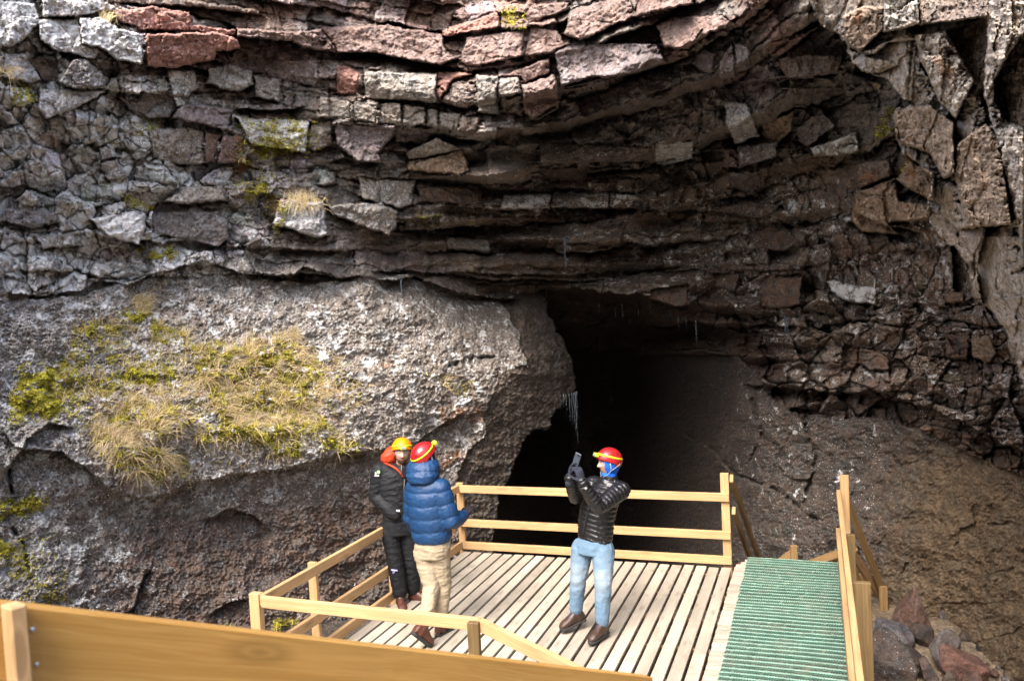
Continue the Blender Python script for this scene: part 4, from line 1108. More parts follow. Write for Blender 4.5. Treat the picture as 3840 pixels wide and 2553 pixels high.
# walkway of short cross boards with the ribbed mat
ww = empty('walkway', dw(4.2, 1.2), 'walkway of short pale cross boards along the right side of the platform', 'walkway', rz=-TH)
b = MB()
y = 0.28
k = 0
while y > -5.6:
    x0 = 3.572 + r_.uniform(-.006, .006)
    if k < 3: x0 += (0.075, 0.045, 0.01)[k] * 1.4
    b.box((x0, y - 0.079, -0.034), (4.80, y, -0.004), (r_.random(), r_.random(), r_.random()), 0.003)
    y -= 0.1005
    k += 1
link('cross_boards', b.mesh('cross_boards', False, 'rand'), M_DECK, ww, DECK_M)
for v in (3.62, 4.2, 4.72):
    beam('joist', dw(v, -0.25, -0.115), dw(v, 5.5, -0.115), 0.048, 0.16, M_JOIST, ww)
b = MB()
r_ = random.Random(9)
v0, v1 = 3.705, 4.735
nrow = 62
for i in range(nrow):
    yy = 0.262 - i * 0.0905
    if yy < -5.4: break
    j = r_.uniform(-.006, .006)
    wob = lambda v: 0.006 * math.sin(v * 5 + i * .35) + 0.01 * math.sin(i * .21 + v * 2)
    zz = 0.004 + 0.004 * math.sin(i * 0.7)
    # ridge: three transverse wires on a hump, crossed by slanting teeth
    for q, (dy, hz) in enumerate(((0.020, 0.010), (0.0, 0.017), (-0.022, 0.010))):
        pts = [(v, yy + dy + wob(v), zz + hz) for v in np.linspace(v0 + j, v1 + j, 14)]
        c = (0.165, 0.275, 0.215) if q == 1 else (0.036, 0.084, 0.060)
        b.tube(pts, [(0.0085, 0.006)] * 14 if q == 1 else 0.0055, 5, c)
    n = 46
    for m_ in range(n):
        if r_.random() < .05: continue
        v = v0 + j + (m_ + 0.5) / n * (v1 - v0)
        w = wob(v)
        lt = r_.uniform(.85, 1.2)
        for dy0, dy1, sh in ((0.046, 0.004, 0.010), (-0.002, -0.044, -0.010)):
            c = tuple(q * lt for q in ((0.19, 0.31, 0.25) if dy0 > 0.02 else (0.018, 0.055, 0.038)))
            p0, p1 = Vector((v - sh, yy + dy0 + w, zz + (0.004 if dy0 > .02 else .014))), Vector((v + sh, yy + dy1 + w, zz + (0.014 if dy0 > .02 else .003)))
            dx = 0.0042
            vs = [(p0.x - dx, p0.y, p0.z), (p0.x + dx, p0.y, p0.z), (p1.x + dx, p1.y, p1.z), (p1.x - dx, p1.y, p1.z)]
            vs += [(a_, b_, c_ + 0.005) for a_, b_, c_ in vs]
            b.add(vs, [(4, 5, 6, 7), (0, 1, 5, 4), (1, 2, 6, 5), (2, 3, 7, 6), (3, 0, 4, 7)], c)
mt = link('ribbed_mat', b.mesh('ribbed_mat', False, 'tint'), M_MAT, None, DECK_M)
tag(mt, 'green ribbed plastic anti-slip mat laid along the walkway boards', 'mat')

# right railing of the walkway (two boards and posts), running on towards the camera
rr = empty('railing', dw(4.85, 2), 'pine railing seen end-on along the right edge of the green mat', 'railing', 'pine railings around the platform', -TH)
beam('rail', dw(4.765, -0.22, ZT - 0.03), dw(4.765, 5.4, ZT - 0.03), RT, RH, M_PINE, rr)
beam('rail', dw(4.745, -0.22, ZM - 0.02), dw(4.745, 5.4, ZM - 0.02), RT, RH, M_PINE, rr)
beam('rail', dw(4.755, -0.05, ZB - 0.02), dw(4.755, 5.4, ZB - 0.02), RT, RH, M_PINE, rr)
post('post', 4.835, -0.30, -1.0, 1.06, 0.095, 0.05, M_PINE, rr)
post('post', 4.865, 2.70, -1.3, 0.82, 0.15, 0.06, M_PINE_DK, rr)
post('post', 4.835, 1.25, -1.3, 0.80, 0.09, 0.05, M_PINE_DK, rr)

# stairs going down behind the walkway
M_PINE_SH = mat_wood('shaded_pine', (0.30, 0.19, 0.085), (0.20, 0.118, 0.045), 0.9)  # pine copy with the shade on the stairs put into its colour
def srail(parent, v0, u0, z0, v1, u1, z1, mat=M_PINE_SH, h=0.10): return beam('rail', dw(v0, u0, z0), dw(v1, u1, z1), RT, h, mat, parent)
sl1 = empty('stair_railing', dw(3.62, -0.5), 'two sloping handrails of the stairs down behind the platform, next to the tall corner post', 'stair railing', 'stair railings going down into the cave', -TH)
srail(sl1, 3.575, -0.02, 1.055, 3.66, -3.6, -1.28)
srail(sl1, 3.585, -0.02, 0.665, 3.63, -3.2, -1.40)
post('post', 3.60, -3.55, -2.9, -1.1, 0.09, 0.09, M_PINE_DK, sl1)
sl2 = empty('stair_railing', dw(4.9, -0.8), 'sloping double stair railing descending behind the right walkway post', 'stair railing', 'stair railings going down into the cave', -TH)
def bpt(px, py, Yd): return Vector(at_y(px, py, Yd))
beam('rail', bpt(3157, 1830, 10.22), bpt(3345, 2300, 11.2), RT, 0.11, M_PINE_SH, sl2)
beam('rail', bpt(3157, 1990, 10.20), bpt(3300, 2440, 11.0), RT, 0.11, M_PINE_SH, sl2)
beam('rail', bpt(3200, 2080, 10.45), bpt(3300, 2230, 11.2), RT, 0.13, M_PINE, sl2)
for (px, pt, pb, Yd, w) in ((3311, 2197, 2440, 10.9, 0.10), (3230, 2150, 2420, 10.9, 0.09)):
    a, c = bpt(px, pt, Yd), bpt(px, pb, Yd)
    c.x, c.y = a.x, a.y
    m = Matrix((Vector((0, 0, 1)), Vector((1, 0, 0)), Vector((0, 1, 0)))).transposed().to_4x4(); m.translation = (a + c) / 2
    q = MB(); q.box((-(a.z - c.z) / 2 - .5, -w / 2, -.025), ((a.z - c.z) / 2, w / 2, .025), None, .004)
    link('post', q.mesh('post'), M_PINE_SH, sl2, m)
# cross railing of the lower landing seen over the mat's far end
sl3 = empty('stair_railing', bpt(2976, 2100, 12.1), 'short post and crossing handrails of the lower stairs beyond the mat', 'stair railing', 'stair railings going down into the cave')
beam('rail', bpt(2900, 2125, 12.2), bpt(2975, 2068, 12.1), RT, 0.10, M_PINE_SH, sl3)
beam('rail', bpt(3000, 2125, 12.0), bpt(3212, 2050, 11.6), RT, 0.10, M_PINE_SH, sl3)
for px, pt, Yd, w in ((2976, 2044, 12.0, 0.095), (3132, 2082, 11.9, 0.08)):
    a = bpt(px, pt, Yd)
    m = Matrix((Vector((0, 0, 1)), Vector((1, 0, 0)), Vector((0, 1, 0)))).transposed().to_4x4(); m.translation = a - Vector((0, 0, 0.7))
    q = MB(); q.box((-.7, -w / 2, -.025), (.7, w / 2, .025), None, .004)
    link('post', q.mesh('post'), M_PINE_SH, sl3, m)

# handrail board of the stairs the photographer stands on
hr = empty('handrail', at_y(1200, 2450, 1.8), 'wide orange-brown handrail board with screws, close to the viewer', 'handrail')
Np, Rp = Vector(at_y(-140, 2244, 1.06)), Vector(at_y(2450, 2538, 2.55))
dirn = (Rp - Np).normalized()
side = Vector((0, 0, 1)).cross(dirn).normalized()          # away from the viewer
upv = dirn.cross(side)
def hbeam(name, p0, p1, wd, ht, mat): return beam(name, p0, p1, wd, ht, mat, hr, up=upv, bev=0.003)
hbeam('board', Np + side * 0.0225 - upv * 0.1, Rp + side * 0.0225 - upv * 0.1, 0.045, 0.20, M_PINE_OR)
def on_board(px, py):                  # the near face of the handrail board under a photograph pixel
    r = Vector(ray(px, py)); o = Vector(EYE)
    n = side
    return o + r * ((Np - o).dot(n) / r.dot(n))
pt_ = on_board(34, 2290)
a, c = pt_ + Vector((0, 0, 0.012)) - side * 0.016, pt_ - Vector((0, 0, 0.7)) - side * 0.016
m = Matrix((Vector((0, 0, 1)), Vector((side.y, -side.x, 0)).normalized(), Vector((side.x, side.y, 0)).normalized())).transposed().to_4x4()
m.translation = (a + c) / 2
q = MB(); q.box((-(a - c).length / 2, -0.0105, -.016), ((a - c).length / 2, 0.0105, .016), None, .002)
link('post', q.mesh('post'), M_PINE, hr, m)
for px, py, rr_ in ((122, 2360, 0.0042), (138, 2490, 0.0034)):
    q = MB(); c = on_board(px, py)
    q.tube([c + side * .002, c - side * 0.0012, c - side * 0.0022], [rr_, rr_, rr_ * 0.5], 12)
    link('screw', q.mesh('screw', True), M_STEEL, hr)
# ------------------------------------------------------------------ boulders on the pit floor
M_STONE = mat_rock('boulder_rock')
def boulder(name, px, py0, py1, w, colr, li, seed, label, group, flat=0.8, zg=None, ru=0.1, sub=3, ysh=0.0, depth=1.0):
    """a rock whose foot is seen at pixel row py1 and top at py0, w pixels wide"""
    r = np.random.RandomState(seed)
    z0 = -1.05 if zg is None else zg
    rr = ray(px, py1)
    t = (z0 - CAMH) / rr[2]
    foot = EYE + rr * t
    foot[1] += ysh
    Yd = foot[1]
    wd = w / FOC * Yd * 0.5
    ht = (py1 - py0) / FOC * Yd
    bm_ = bpy.data.meshes.new(name)
    import bmesh
    bm = bmesh.new()
    bmesh.ops.create_icosphere(bm, subdivisions=5 if w > 60 else sub, radius=1)
    V = np.array([v.co[:] for v in bm.verts])
    N = r.normal(size=(11, 3)); N /= np.linalg.norm(N, axis=1)[:, None]
    H = 0.55 + 0.42 * r.rand(11)
    D = V @ N.T
    R = np.where(D > 0.05, H / np.maximum(D, 0.05), 9.0)
    rad = -np.log(np.exp(-R * 55).sum(1)) / 55
    rad = np.clip(rad, 0.45, 1.25)
    th = np.arctan2(V[:, 1], V[:, 0]); ph = np.arcsin(np.clip(V[:, 2], -1, 1))
    nz_ = fbm(th * 2.2 + seed, ph * 2.6, seed, 4) * np.cos(ph) + fbm(V[:, 0] * 2.5 + seed, V[:, 2] * 2.5 + V[:, 1], seed + 3, 5) * 0.8
    fz = fbm(V[:, 0] * 9 + V[:, 1] * 3, V[:, 2] * 9 - V[:, 1] * 5, seed + 8, 4)
    P = V * (rad + 0.05 * nz_ + 0.022 * fz)[:, None]
    P[:, 0] *= wd / max(P[:, 0].max(), -P[:, 0].min())
    P[:, 1] *= wd * depth
    if 'peaked' in label and label.startswith('peaked'):
        tz = (P[:, 2] - P[:, 2].min()) / (P[:, 2].max() - P[:, 2].min())
        P[:, 0] = P[:, 0] * (1.1 - .85 * tz ** 1.1) + wd * .08 * tz; P[:, 1] *= 1.1 - .8 * tz
    zs = P[:, 2].max() - P[:, 2].min()
    P[:, 2] = (P[:, 2] - P[:, 2].min()) / zs * ht * 1.2 - ht * 0.2
    for v, p in zip(bm.verts, P): v.co = p
    bm.to_mesh(bm_); bm.free()
    bm_.polygons.foreach_set('use_smooth', [True] * len(bm_.polygons))
    n = len(P)
    cc = np.ones((n, 4)); cc[:, :3] = colr
    cc[:, :3] *= 0.72 * (0.95 + 0.35 * fz + 0.25 * nz_)[:, None]
    mm = np.zeros((n, 4)); mm[:, 0] = li; mm[:, 2] = ru; mm[:, 3] = 1
    vcol(bm_, 'base', cc); vcol(bm_, 'mask', mm)
    o = link(name, bm_, M_STONE, None, Matrix.Translation(Vector(foot)))
    return tag(o, label, 'rock', group)
GB = 'fallen boulders beside the stairs'
RED, GREY, DARK, TANB = (0.125, 0.078, 0.064), (0.16, 0.15, 0.148), (0.03, 0.028, 0.027), (0.17, 0.13, 0.095)
boulder('boulder', 3322, 2375, 2640, 250, (0.055, 0.050, 0.048), .40, 11, 'large dark speckled boulder right behind the brown walkway post', GB, ysh=.15)
boulder('boulder', 3440, 2205, 2370, 170, RED, .1, 23, 'peaked reddish-brown boulder leaning on the brown wall', GB, ysh=.1)
boulder('boulder', 3540, 2280, 2340, 44, GREY, .2, 5, 'small grey rock just right of the peaked reddish boulder', GB)
boulder('boulder', 3345, 2335, 2415, 150, (0.10, 0.105, 0.12), .1, 8, 'flat bluish-grey slab lying at the foot of the stair post', GB, ysh=.05)
boulder('boulder', 3455, 2330, 2420, 90, (0.05, 0.043, 0.04), .2, 31, 'dark blocky rock in front of the peaked reddish boulder', GB)
boulder('boulder', 3550, 2350, 2490, 130, (0.13, 0.12, 0.118), .15, 44, 'pale-topped grey boulder above the red-topped one', GB)
boulder('boulder', 3395, 2415, 2505, 120, DARK, .2, 47, 'shadowy black rock wedged between the large dark boulder and the grey one', GB)
boulder('boulder', 3612, 2425, 2545, 168, (0.16, 0.088, 0.074), .06, 15, 'rounded boulder with a smooth red top, lowest of the pile', GB)
boulder('boulder', 3484, 2455, 2560, 74, (0.11, 0.088, 0.085), .15, 19, 'upright purplish-grey rock left of the red-topped boulder', GB)
boulder('boulder', 3684, 2388, 2440, 50, DARK, .1, 52, 'small black rock standing alone at the right of the pile', GB)
boulder('boulder', 3436, 2468, 2520, 44, TANB, .05, 61, 'small tan rock beside the purplish-grey upright rock', GB)
boulder('boulder', 3640, 2515, 2590, 84, RED, .08, 66, 'reddish rock cut by the bottom edge of the photo', GB)
boulder('boulder', 3560, 2505, 2590, 60, (0.10, 0.075, 0.06), .08, 68, 'brown rock under the red-topped boulder', GB)
boulder('boulder', 3660, 2395, 2440, 70, (0.09, 0.072, 0.06), .05, 71, 'low brown rock behind the small black one', GB, ysh=.2)
GS = 'small stones at the bottom right corner'
r_ = random.Random(12)
STN = [(3695, 2530, 34), (3728, 2540, 40), (3750, 2516, 30), (3785, 2545, 38), (3812, 2508, 44), (3768, 2560, 40), (3830, 2545, 36), (3700, 2500, 22), (3740, 2488, 18), (3720, 2460, 16), (3775, 2475, 20), (3655, 2476, 18), (3800, 2470, 16), (3540, 2535, 24), (3390, 2350, 20), (3580, 2345, 18), (3606, 2360, 14), (3630, 2372, 14)]
for i, (px, py, w) in enumerate(STN):
    h = w * r_.uniform(.6, .9)
    boulder('stone', px, py - h, py, w, (TANB, RED, GREY)[i % 3] if i % 4 else (0.12, 0.095, 0.075), .1, 200 + i, 'small angular brown stone lying among others below the boulder pile', GS, sub=3)

# ------------------------------------------------------------------ icicles under the lintel
m, nt, bs = newmat('ice')
bs.inputs['Base Color'].default_value = (0.42, 0.48, 0.54, 1)
bs.inputs['Roughness'].default_value = 0.18
bs.inputs['Transmission Weight'].default_value = 0.85
bs.inputs['IOR'].default_value = 1.31
nt.links.new(bump(nt, noise(nt, coords(nt), 40.0, 3), 0.4, 0.01), bs.inputs['Normal'])
M_ICE = m
ICE = [(1503, 1050, 1142, 9, 'icicle hanging alone over the lit lobe left of the cave'), (2116, 893, 1037, 11, 'longest icicle, hanging from the dark beds above the cave mouth'),
       (2129, 895, 948, 7, 'short icicle just right of the longest one'), (1624, 823, 876, 8, 'icicle on the mossy dark rock upper left of the cave'),
       (2944, 1193, 1285, 9, 'icicle pair hanging under a brown block right of the cave mouth'), (2952, 1195, 1262, 7, 'thinner icicle beside the pair under the brown block'),
       (2609, 1205, 1287, 8, 'icicle at the right end of the row under the lintel')]
ICE += [(px, a, b_, w, None) for px, a, b_, w in ((2246, 1140, 1190, 7), (2307, 1160, 1198, 5), (2334, 1148, 1224, 7), (2394, 1160, 1214, 5), (2438, 1150, 1186, 6), (2513, 1165, 1204, 6), (2543, 1190, 1240, 5), (2572, 1190, 1228, 6), (2691, 950, 998, 6), (1988, 1670, 1700, 5), (1912, 1760, 1790, 6))]
CL = [(2100, 1485, 1540, 3), (2112, 1485, 1530, 3), (2122, 1482, 1560, 3), (2134, 1480, 1575, 4), (2143, 1478, 1600, 4), (2151, 1476, 1630, 4), (2157, 1474, 1665, 5), (2162, 1472, 1570, 3)]
ICE += [(px, a, b_, w, 'c') for px, a, b_, w in CL]
for px, a, b_, w, lab in ICE:
    if lab == 'c': Yd = 15.0
    else:
        Yd = min(cliff_at(px, a)[0][1], cliff_at(px, a - 12)[0][1]) - 0.06
    p0 = Vector(at_y(px, a - 6, Yd)); p1 = Vector(at_y(px, b_, Yd)); p1.x = p0.x; p1.y = p0.y
    R = w / FOC * Yd * 0.5
    q = MB(); pts = []; rads = []
    for k_ in range(9):
        t = k_ / 8
        pts.append(p0.lerp(p1, t) + Vector((math.sin(k_ * 1.7 + px) * .006, 0, 0)))
        rads.append(max(0.0015, R * (1 - t) ** 0.8 * (1 + 0.16 * math.sin(k_ * 2.6 + px))))
    q.tube(pts, rads, 8)
    o = link('icicle', q.mesh('icicle', True), M_ICE)
    if lab == 'c': tag(o, 'icicle in the dense curtain hanging from the dark left lip of the cave hole', 'icicle', 'curtain of icicles at the left lip of the cave')
    elif lab is None: tag(o, 'small icicle hanging in the loose row under the dark lintel', 'icicle', 'small icicles under the lintel')
    else: tag(o, lab, 'icicle')

# ------------------------------------------------------------------ moss and dry grass on the ledges
M_BLADE = mat_plain('dry_grass', (0.5, 0.4, 0.2), 0.8, 0.0, 0.2, 60.0, attr='tint', spec=0.15)
M_MOSSF = mat_plain('moss_fronds', (0.3, 0.28, 0.05), 0.9, 0.0, 0.3, 40.0, attr='tint', spec=0.1)
class Blades:
    def __init__(s): s.v, s.f, s.c = [], [], []
    def add(s, p, d, L, w, col, droop=0.6, seg=3, rr=None):
        b = len(s.v)
        d = np.array(d, float); d /= np.linalg.norm(d) + 1e-9
        side = np.cross(d, AX_F); side /= np.linalg.norm(side) + 1e-9
        q = np.array(p, float)
        for k_ in range(seg + 1):
            t = k_ / seg
            ww = w * (1 - t * 0.85)
            s.v += [tuple(q - side * ww), tuple(q + side * ww)]
            s.c += [col, col]
            q = q + d * (L / seg)
            d = d + np.array([0, 0, -droop / seg]); d /= np.linalg.norm(d)
        for k_ in range(seg):
            i = b + 2 * k_
            s.f.append((i, i + 1, i + 3, i + 2))
    def link(s, name, mat):
        me = mesh(name, s.v, s.f, True)
        vcol(me, 'tint', np.array([list(c) + [1.0] for c in s.c]))
        return link(name, me, mat)
def jit(c, a, r): 
    k_ = 1 + r.uniform(-a, a)
    return (c[0] * k_ * r.uniform(.92, 1.08), c[1] * k_, c[2] * k_ * r.uniform(.8, 1.2))
STRAW, REDB, YGRN, OLIV = (0.58, 0.46, 0.26), (0.26, 0.14, 0.06), (0.47, 0.42, 0.05), (0.24, 0.215, 0.03)
ms, gs = Blades(), Blades()
r_ = random.Random(31)
def inside(P, x, y):
    c = False
    n = len(P); j = n - 1
    for i in range(n):
        if (P[i][1] > y) != (P[j][1] > y) and x < (P[j][0] - P[i][0]) * (y - P[i][1]) / (P[j][1] - P[i][1]) + P[i][0]: c = not c
        j = i
    return c
def mask_at(px, py): return moss[int(np.searchsorted(gx, px)), int(np.searchsorted(gy, py))]
for P, st, kd in MP:
    lo, hi = P.min(0) - 34, P.max(0) + 34
    area = (hi[0] - lo[0]) * (hi[1] - lo[1])
    for k_ in range(int(area / (9.0 if kd == 0 else 12.0) * (1.0 if st > .55 else .4))):
        px, py = r_.uniform(lo[0], hi[0]), r_.uniform(lo[1], hi[1])
        if not (-30 < px < 3870 and -30 < py < 2390): continue
        mv = mask_at(px, py)
        if r_.random() > mv * 1.15 - 0.22 + (0.035 if r_.random() < .5 else 0): continue
        cn = float(pnoise(np.array([px / 42.0]), np.array([py / 30.0]), 400)[0])
        p, n = cliff_at(px, py)
        d = n + np.array([r_.uniform(-.7, .7), r_.uniform(-.4, .4), r_.uniform(-.2, .9)])
        c = YGRN if cn + r_.uniform(-.3, .3) > -0.05 else OLIV
        if r_.random() < (0.04 if kd == 0 else 0.14): c = REDB
        ms.add(p - n * 0.006, d, r_.uniform(.018, .042), r_.uniform(.004, .008), jit(c, .3, r_), 0.3, 2)
    if kd == 1:
        for k_ in range(int(area / 75.0)):
            px, py = r_.uniform(lo[0], hi[0]), r_.uniform(lo[1], hi[1])
            mv = mask_at(px, py)
            if r_.random() > mv * (1.0 if st > .55 else .45): continue
            cn = float(pnoise(np.array([px / 60.0]), np.array([py / 60.0]), 410)[0])
            if cn < -0.02 and r_.random() < .9: continue
            p, n = cliff_at(px, py)
            for q in range(r_.randint(1, 4)):
                d = n * 0.8 + np.array([r_.uniform(-.9, .9), r_.uniform(-.3, .3), r_.uniform(-.1, 1.0)])
                gs.add(p, d, r_.uniform(.10, .30), r_.uniform(.0018, .0035), jit(STRAW if r_.random() < .85 else REDB, .3, r_), r_.uniform(.9, 2.0), 4)
tag(ms.link('moss', M_MOSSF), 'yellow-green moss cushions growing on the ledges of the rock', 'moss', kind='stuff')
tag(gs.link('dry_grass', M_BLADE), 'dry straw-coloured grass growing on the mossy ledge left of the visitors', 'grass', kind='stuff')
TUFTS = [(1135, 755, 75, 26, 420, STRAW, 'long blond grass tuft flopping over a block high on the left wall'), (528, 1140, 34, 24, 300, STRAW, 'pale grass tuft crowning the topmost moss cushion of the lower left rock'),
         (1095, 1262, 28, 24, 260, STRAW, 'grass tuft at the top edge of the big grassy patch'), (440, 1640, 95, 38, 520, STRAW, 'broad pale grass tuft at the lower end of the mossy ledge'),
         (408, 66, 42, 16, 220, STRAW, 'pale grass tuft on the lichen-white block at the upper left corner'), (905, 620, 9, 11, 320, (0.42, 0.17, 0.06), 'rust-brown withered plant beside the moss on the upper left wall'),
         (10, 265, 24, 14, 200, STRAW, 'straw tuft at the very left edge of the photo')]
for px, py, wx_, wy_, n_, cc_, lab in TUFTS:
    bl = Blades()
    for k_ in range(n_):
        x, y = px + r_.gauss(0, .42) * wx_, py + r_.gauss(0, .42) * wy_
        p, n = cliff_at(x, y)
        d = n + np.array([r_.uniform(-.6, .6), 0, r_.uniform(0, .7)])
        bl.add(p, d, r_.uniform(.10, .28) if cc_ == STRAW else r_.uniform(.07, .13), r_.uniform(.0018, .0035), jit(cc_, .25, r_), r_.uniform(1.2, 2.4), 4)
    tag(bl.link('grass_tuft', M_BLADE), lab, 'grass tuft', 'grass tufts on the rock wall')
# ------------------------------------------------------------------ the three visitors
def V3(a): return Vector([float(q) for q in a])
def remeshed(name, parts, voxel=0.011, smooth=4):
    """one continuous surface grown around overlapping closed shapes"""
    b = MB()
    for vs, fs in parts: b.add(vs, fs)
    me = b.mesh(name + '_tmp')
    o = bpy.data.objects.new(name + '_tmp', me)
    COL.objects.link(o)
    md = o.modifiers.new('r', 'REMESH'); md.mode = 'VOXEL'; md.voxel_size = voxel
    if smooth:
        sm = o.modifiers.new('s', 'SMOOTH'); sm.factor = 0.5; sm.iterations = smooth
    dg = bpy.context.evaluated_depsgraph_get()
    out = bpy.data.meshes.new_from_object(o.evaluated_get(dg))
    out.name = name
    bpy.data.objects.remove(o); bpy.data.meshes.remove(me)
    out.polygons.foreach_set('use_smooth', [True] * len(out.polygons))
    return out
def co_of(me):
    a = np.zeros(len(me.vertices) * 3, np.float32); me.vertices.foreach_get('co', a); return a.reshape(-1, 3).astype(float)
def no_of(me):
    a = np.zeros(len(me.vertices) * 3, np.float32); me.vertex_normals.foreach_get('vector', a); return a.reshape(-1, 3).astype(float)
def set_co(me, a):
    me.vertices.foreach_set('co', a.reshape(-1).astype(np.float32)); me.update()
def loft(rings, n=20, pw=2.2):
    """rings: (centre, width axis, depth axis, half width, half depth)"""
    vs, fs = [], []
    for c, a, b_, ha, hb in rings:
        c, a, b_ = V3(c), V3(a), V3(b_)
        for k_ in range(n):
            t = 2 * math.pi * k_ / n
            ct, st = math.cos(t), math.sin(t)
            vs.append(c + a * (math.copysign(abs(ct) ** (2 / pw), ct) * ha) + b_ * (math.copysign(abs(st) ** (2 / pw), st) * hb))
    for i in range(len(rings) - 1):
        for k_ in range(n):
            q, r = i * n + k_, i * n + (k_ + 1) % n
            fs.append((q, r, r + n, q + n))
    fs.append(tuple(range(n))[::-1]); fs.append(tuple(range((len(rings) - 1) * n, len(rings) * n)))
    return vs, fs
def ball(c, r, n=12):
    rx, ry, rz = r if hasattr(r, '__len__') else (r, r, r)
    vs, fs = [], []
    for i in range(n + 1):
        ph = math.pi * i / n
        for k_ in range(2 * n):
            t = math.pi * k_ / n
            vs.append(V3(c) + Vector((rx * math.sin(ph) * math.cos(t), ry * math.sin(ph) * math.sin(t), rz * math.cos(ph))))
    for i in range(n):
        for k_ in range(2 * n):
            a, b_ = i * 2 * n + k_, i * 2 * n + (k_ + 1) % (2 * n)
            fs.append((a, a + 2 * n, b_ + 2 * n, b_))
    return vs, fs
def limb(pts, rads, n=14, sub=4):
    """tapering limb with rounded ends through its joints"""
    P = [V3(p) for p in pts]
    q, r = [], []
    for i in range(len(P) - 1):
        for k_ in range(sub):
            t = k_ / sub
            q.append(P[i].lerp(P[i + 1], t)); r.append(rads[i] + (rads[i + 1] - rads[i]) * t)
    q.append(P[-1]); r.append(rads[-1])
    d0, d1 = (q[0] - q[1]).normalized(), (q[-1] - q[-2]).normalized()
    q = [q[0] + d0 * r[0] * .95, q[0] + d0 * r[0] * .6] + q + [q[-1] + d1 * r[-1] * .6, q[-1] + d1 * r[-1] * .95]
    r = [r[0] * .3, r[0] * .8] + r + [r[-1] * .8, r[-1] * .3]
    return tube_vf(q, r, n)
def quilt(me, bones, amp, sp, wr=0.004, seed=0, power=0.55):
    """puffed baffles across the given bones (p0, p1, radius) and small creases"""
    C, N = co_of(me), no_of(me)
    best = np.full(len(C), 1e9); s = np.zeros(len(C))
    acc = 0.0
    for p0, p1, rad in bones:
        p0, p1 = np.array(p0), np.array(p1)
        d = p1 - p0; L = np.linalg.norm(d); d = d / L
        t = np.clip((C - p0) @ d, -0.05, L + 0.05)
        dist = np.linalg.norm(C - p0 - np.clip(t, 0, L)[:, None] * d, axis=1) / rad
        near = dist < best
        best = np.where(near, dist, best); s = np.where(near, t + acc, s)
        acc += L
    w = fbm(C[:, 0] * 6 + seed, C[:, 2] * 6 + C[:, 1] * 5, 500 + seed, 3)
    puff = np.abs(np.sin(np.pi * (s + 0.010 * w) / sp)) ** power - 0.62
    cr = fbm(C[:, 0] * 26 + C[:, 1] * 22 + seed, C[:, 2] * 38, 510 + seed, 4)
    set_co(me, C + N * (amp * puff + wr * cr)[:, None])
def crease(me, amp, sc=(10, 10, 16), seed=0):
    C, N = co_of(me), no_of(me)
    f = fbm(C[:, 0] * sc[0] + C[:, 1] * sc[1] + seed, C[:, 2] * sc[2], 520 + seed, 4, 0.55, True)
    g = fbm(C[:, 0] * 28 + seed, C[:, 2] * 34 + C[:, 1] * 20, 530 + seed, 3)
    set_co(me, C + N * (amp * f + amp * 0.3 * g)[:, None])
def tinted(me, fn):
    C = co_of(me)
    c = np.ones((len(C), 4)); c[:, :3] = fn(C)
    vcol(me, 'tint', c)

M_SKIN = mat_plain('skin', (0.6, 0.4, 0.3), 0.5, 0.0, 0.08, 60.0, attr='tint', spec=0.35)
def mat_cloth(name, col, rough=0.8, var=0.12, sc=160.0, spec=0.25, dist=0.003, sheen=0.0, attr=None):
    m, nt, bs = newmat(name)
    co = coords(nt)
    n = noise(nt, co, sc, 3, 0.6); n2 = noise(nt, co, 9.0, 4, 0.6)
    src = nd(nt, 'ShaderNodeAttribute', attribute_name=attr).outputs['Color'] if attr else col
    c = mixc(nt, 1.0, src, ramp(nt, [(0.3, 1 - var), (0.7, 1 + var)], n), 'MULTIPLY')
    c = mixc(nt, 1.0, c, ramp(nt, [(0.3, 1 - var), (0.7, 1 + var)], n2), 'MULTIPLY')
    nt.links.new(c, bs.inputs['Base Color'])
    bs.inputs['Roughness'].default_value = rough
    bs.inputs['Specular IOR Level'].default_value = spec
    nb = bump(nt, n, 0.3, dist)
    nb = bump(nt, noise(nt, co, 30.0, 4, 0.6), 0.35, 0.012, nb)
    nt.links.new(nb, bs.inputs['Normal'])
    return m
M_BLKJ = mat_cloth('black_quilted_nylon', (0.0075, 0.0072, 0.0085), 0.36, 0.1, 200, 0.5, 0.001)
M_BLUEJ = mat_cloth('blue_quilted_nylon', (0.006, 0.034, 0.098), 0.52, 0.12, 200, 0.35, 0.001)
M_BLKS = mat_cloth('black_shell_cloth', (0.0065, 0.0072, 0.009), 0.70, 0.15, 220, 0.3, 0.001)
M_JEAN = mat_cloth('pale_denim', (0.3, 0.42, 0.55), 0.85, 0.12, 300, 0.15, 0.001, attr='tint')
M_BEIGE = mat_cloth('beige_cotton', (0.29, 0.235, 0.16), 0.85, 0.1, 220, 0.2, 0.001)
M_ORNG = mat_cloth('orange_lining', (0.42, 0.036, 0.008), 0.6, 0.12, 200, 0.3, 0.001)
M_HOODB = mat_cloth('blue_fleece', (0.008, 0.105, 0.55), 0.75, 0.1, 200, 0.2, 0.002)
M_NAVYB = mat_cloth('navy_fleece', (0.006, 0.016, 0.06), 0.8, 0.1, 200, 0.2, 0.002)
M_GLOVE = mat_cloth('grey_knit_glove', (0.022, 0.025, 0.036), 0.9, 0.2, 300, 0.15, 0.003)
M_GLOVD = mat_cloth('dark_glove', (0.014, 0.011, 0.013), 0.8, 0.2, 250, 0.2, 0.002)
M_LEATH = mat_cloth('brown_leather', (0.040, 0.021, 0.013), 0.45, 0.25, 60, 0.5, 0.003)
M_LEATR = mat_cloth('reddish_leather', (0.070, 0.022, 0.012), 0.45, 0.25, 60, 0.5, 0.003)
M_SOLE = mat_plain('rubber_sole', (0.02, 0.019, 0.018), 0.8)
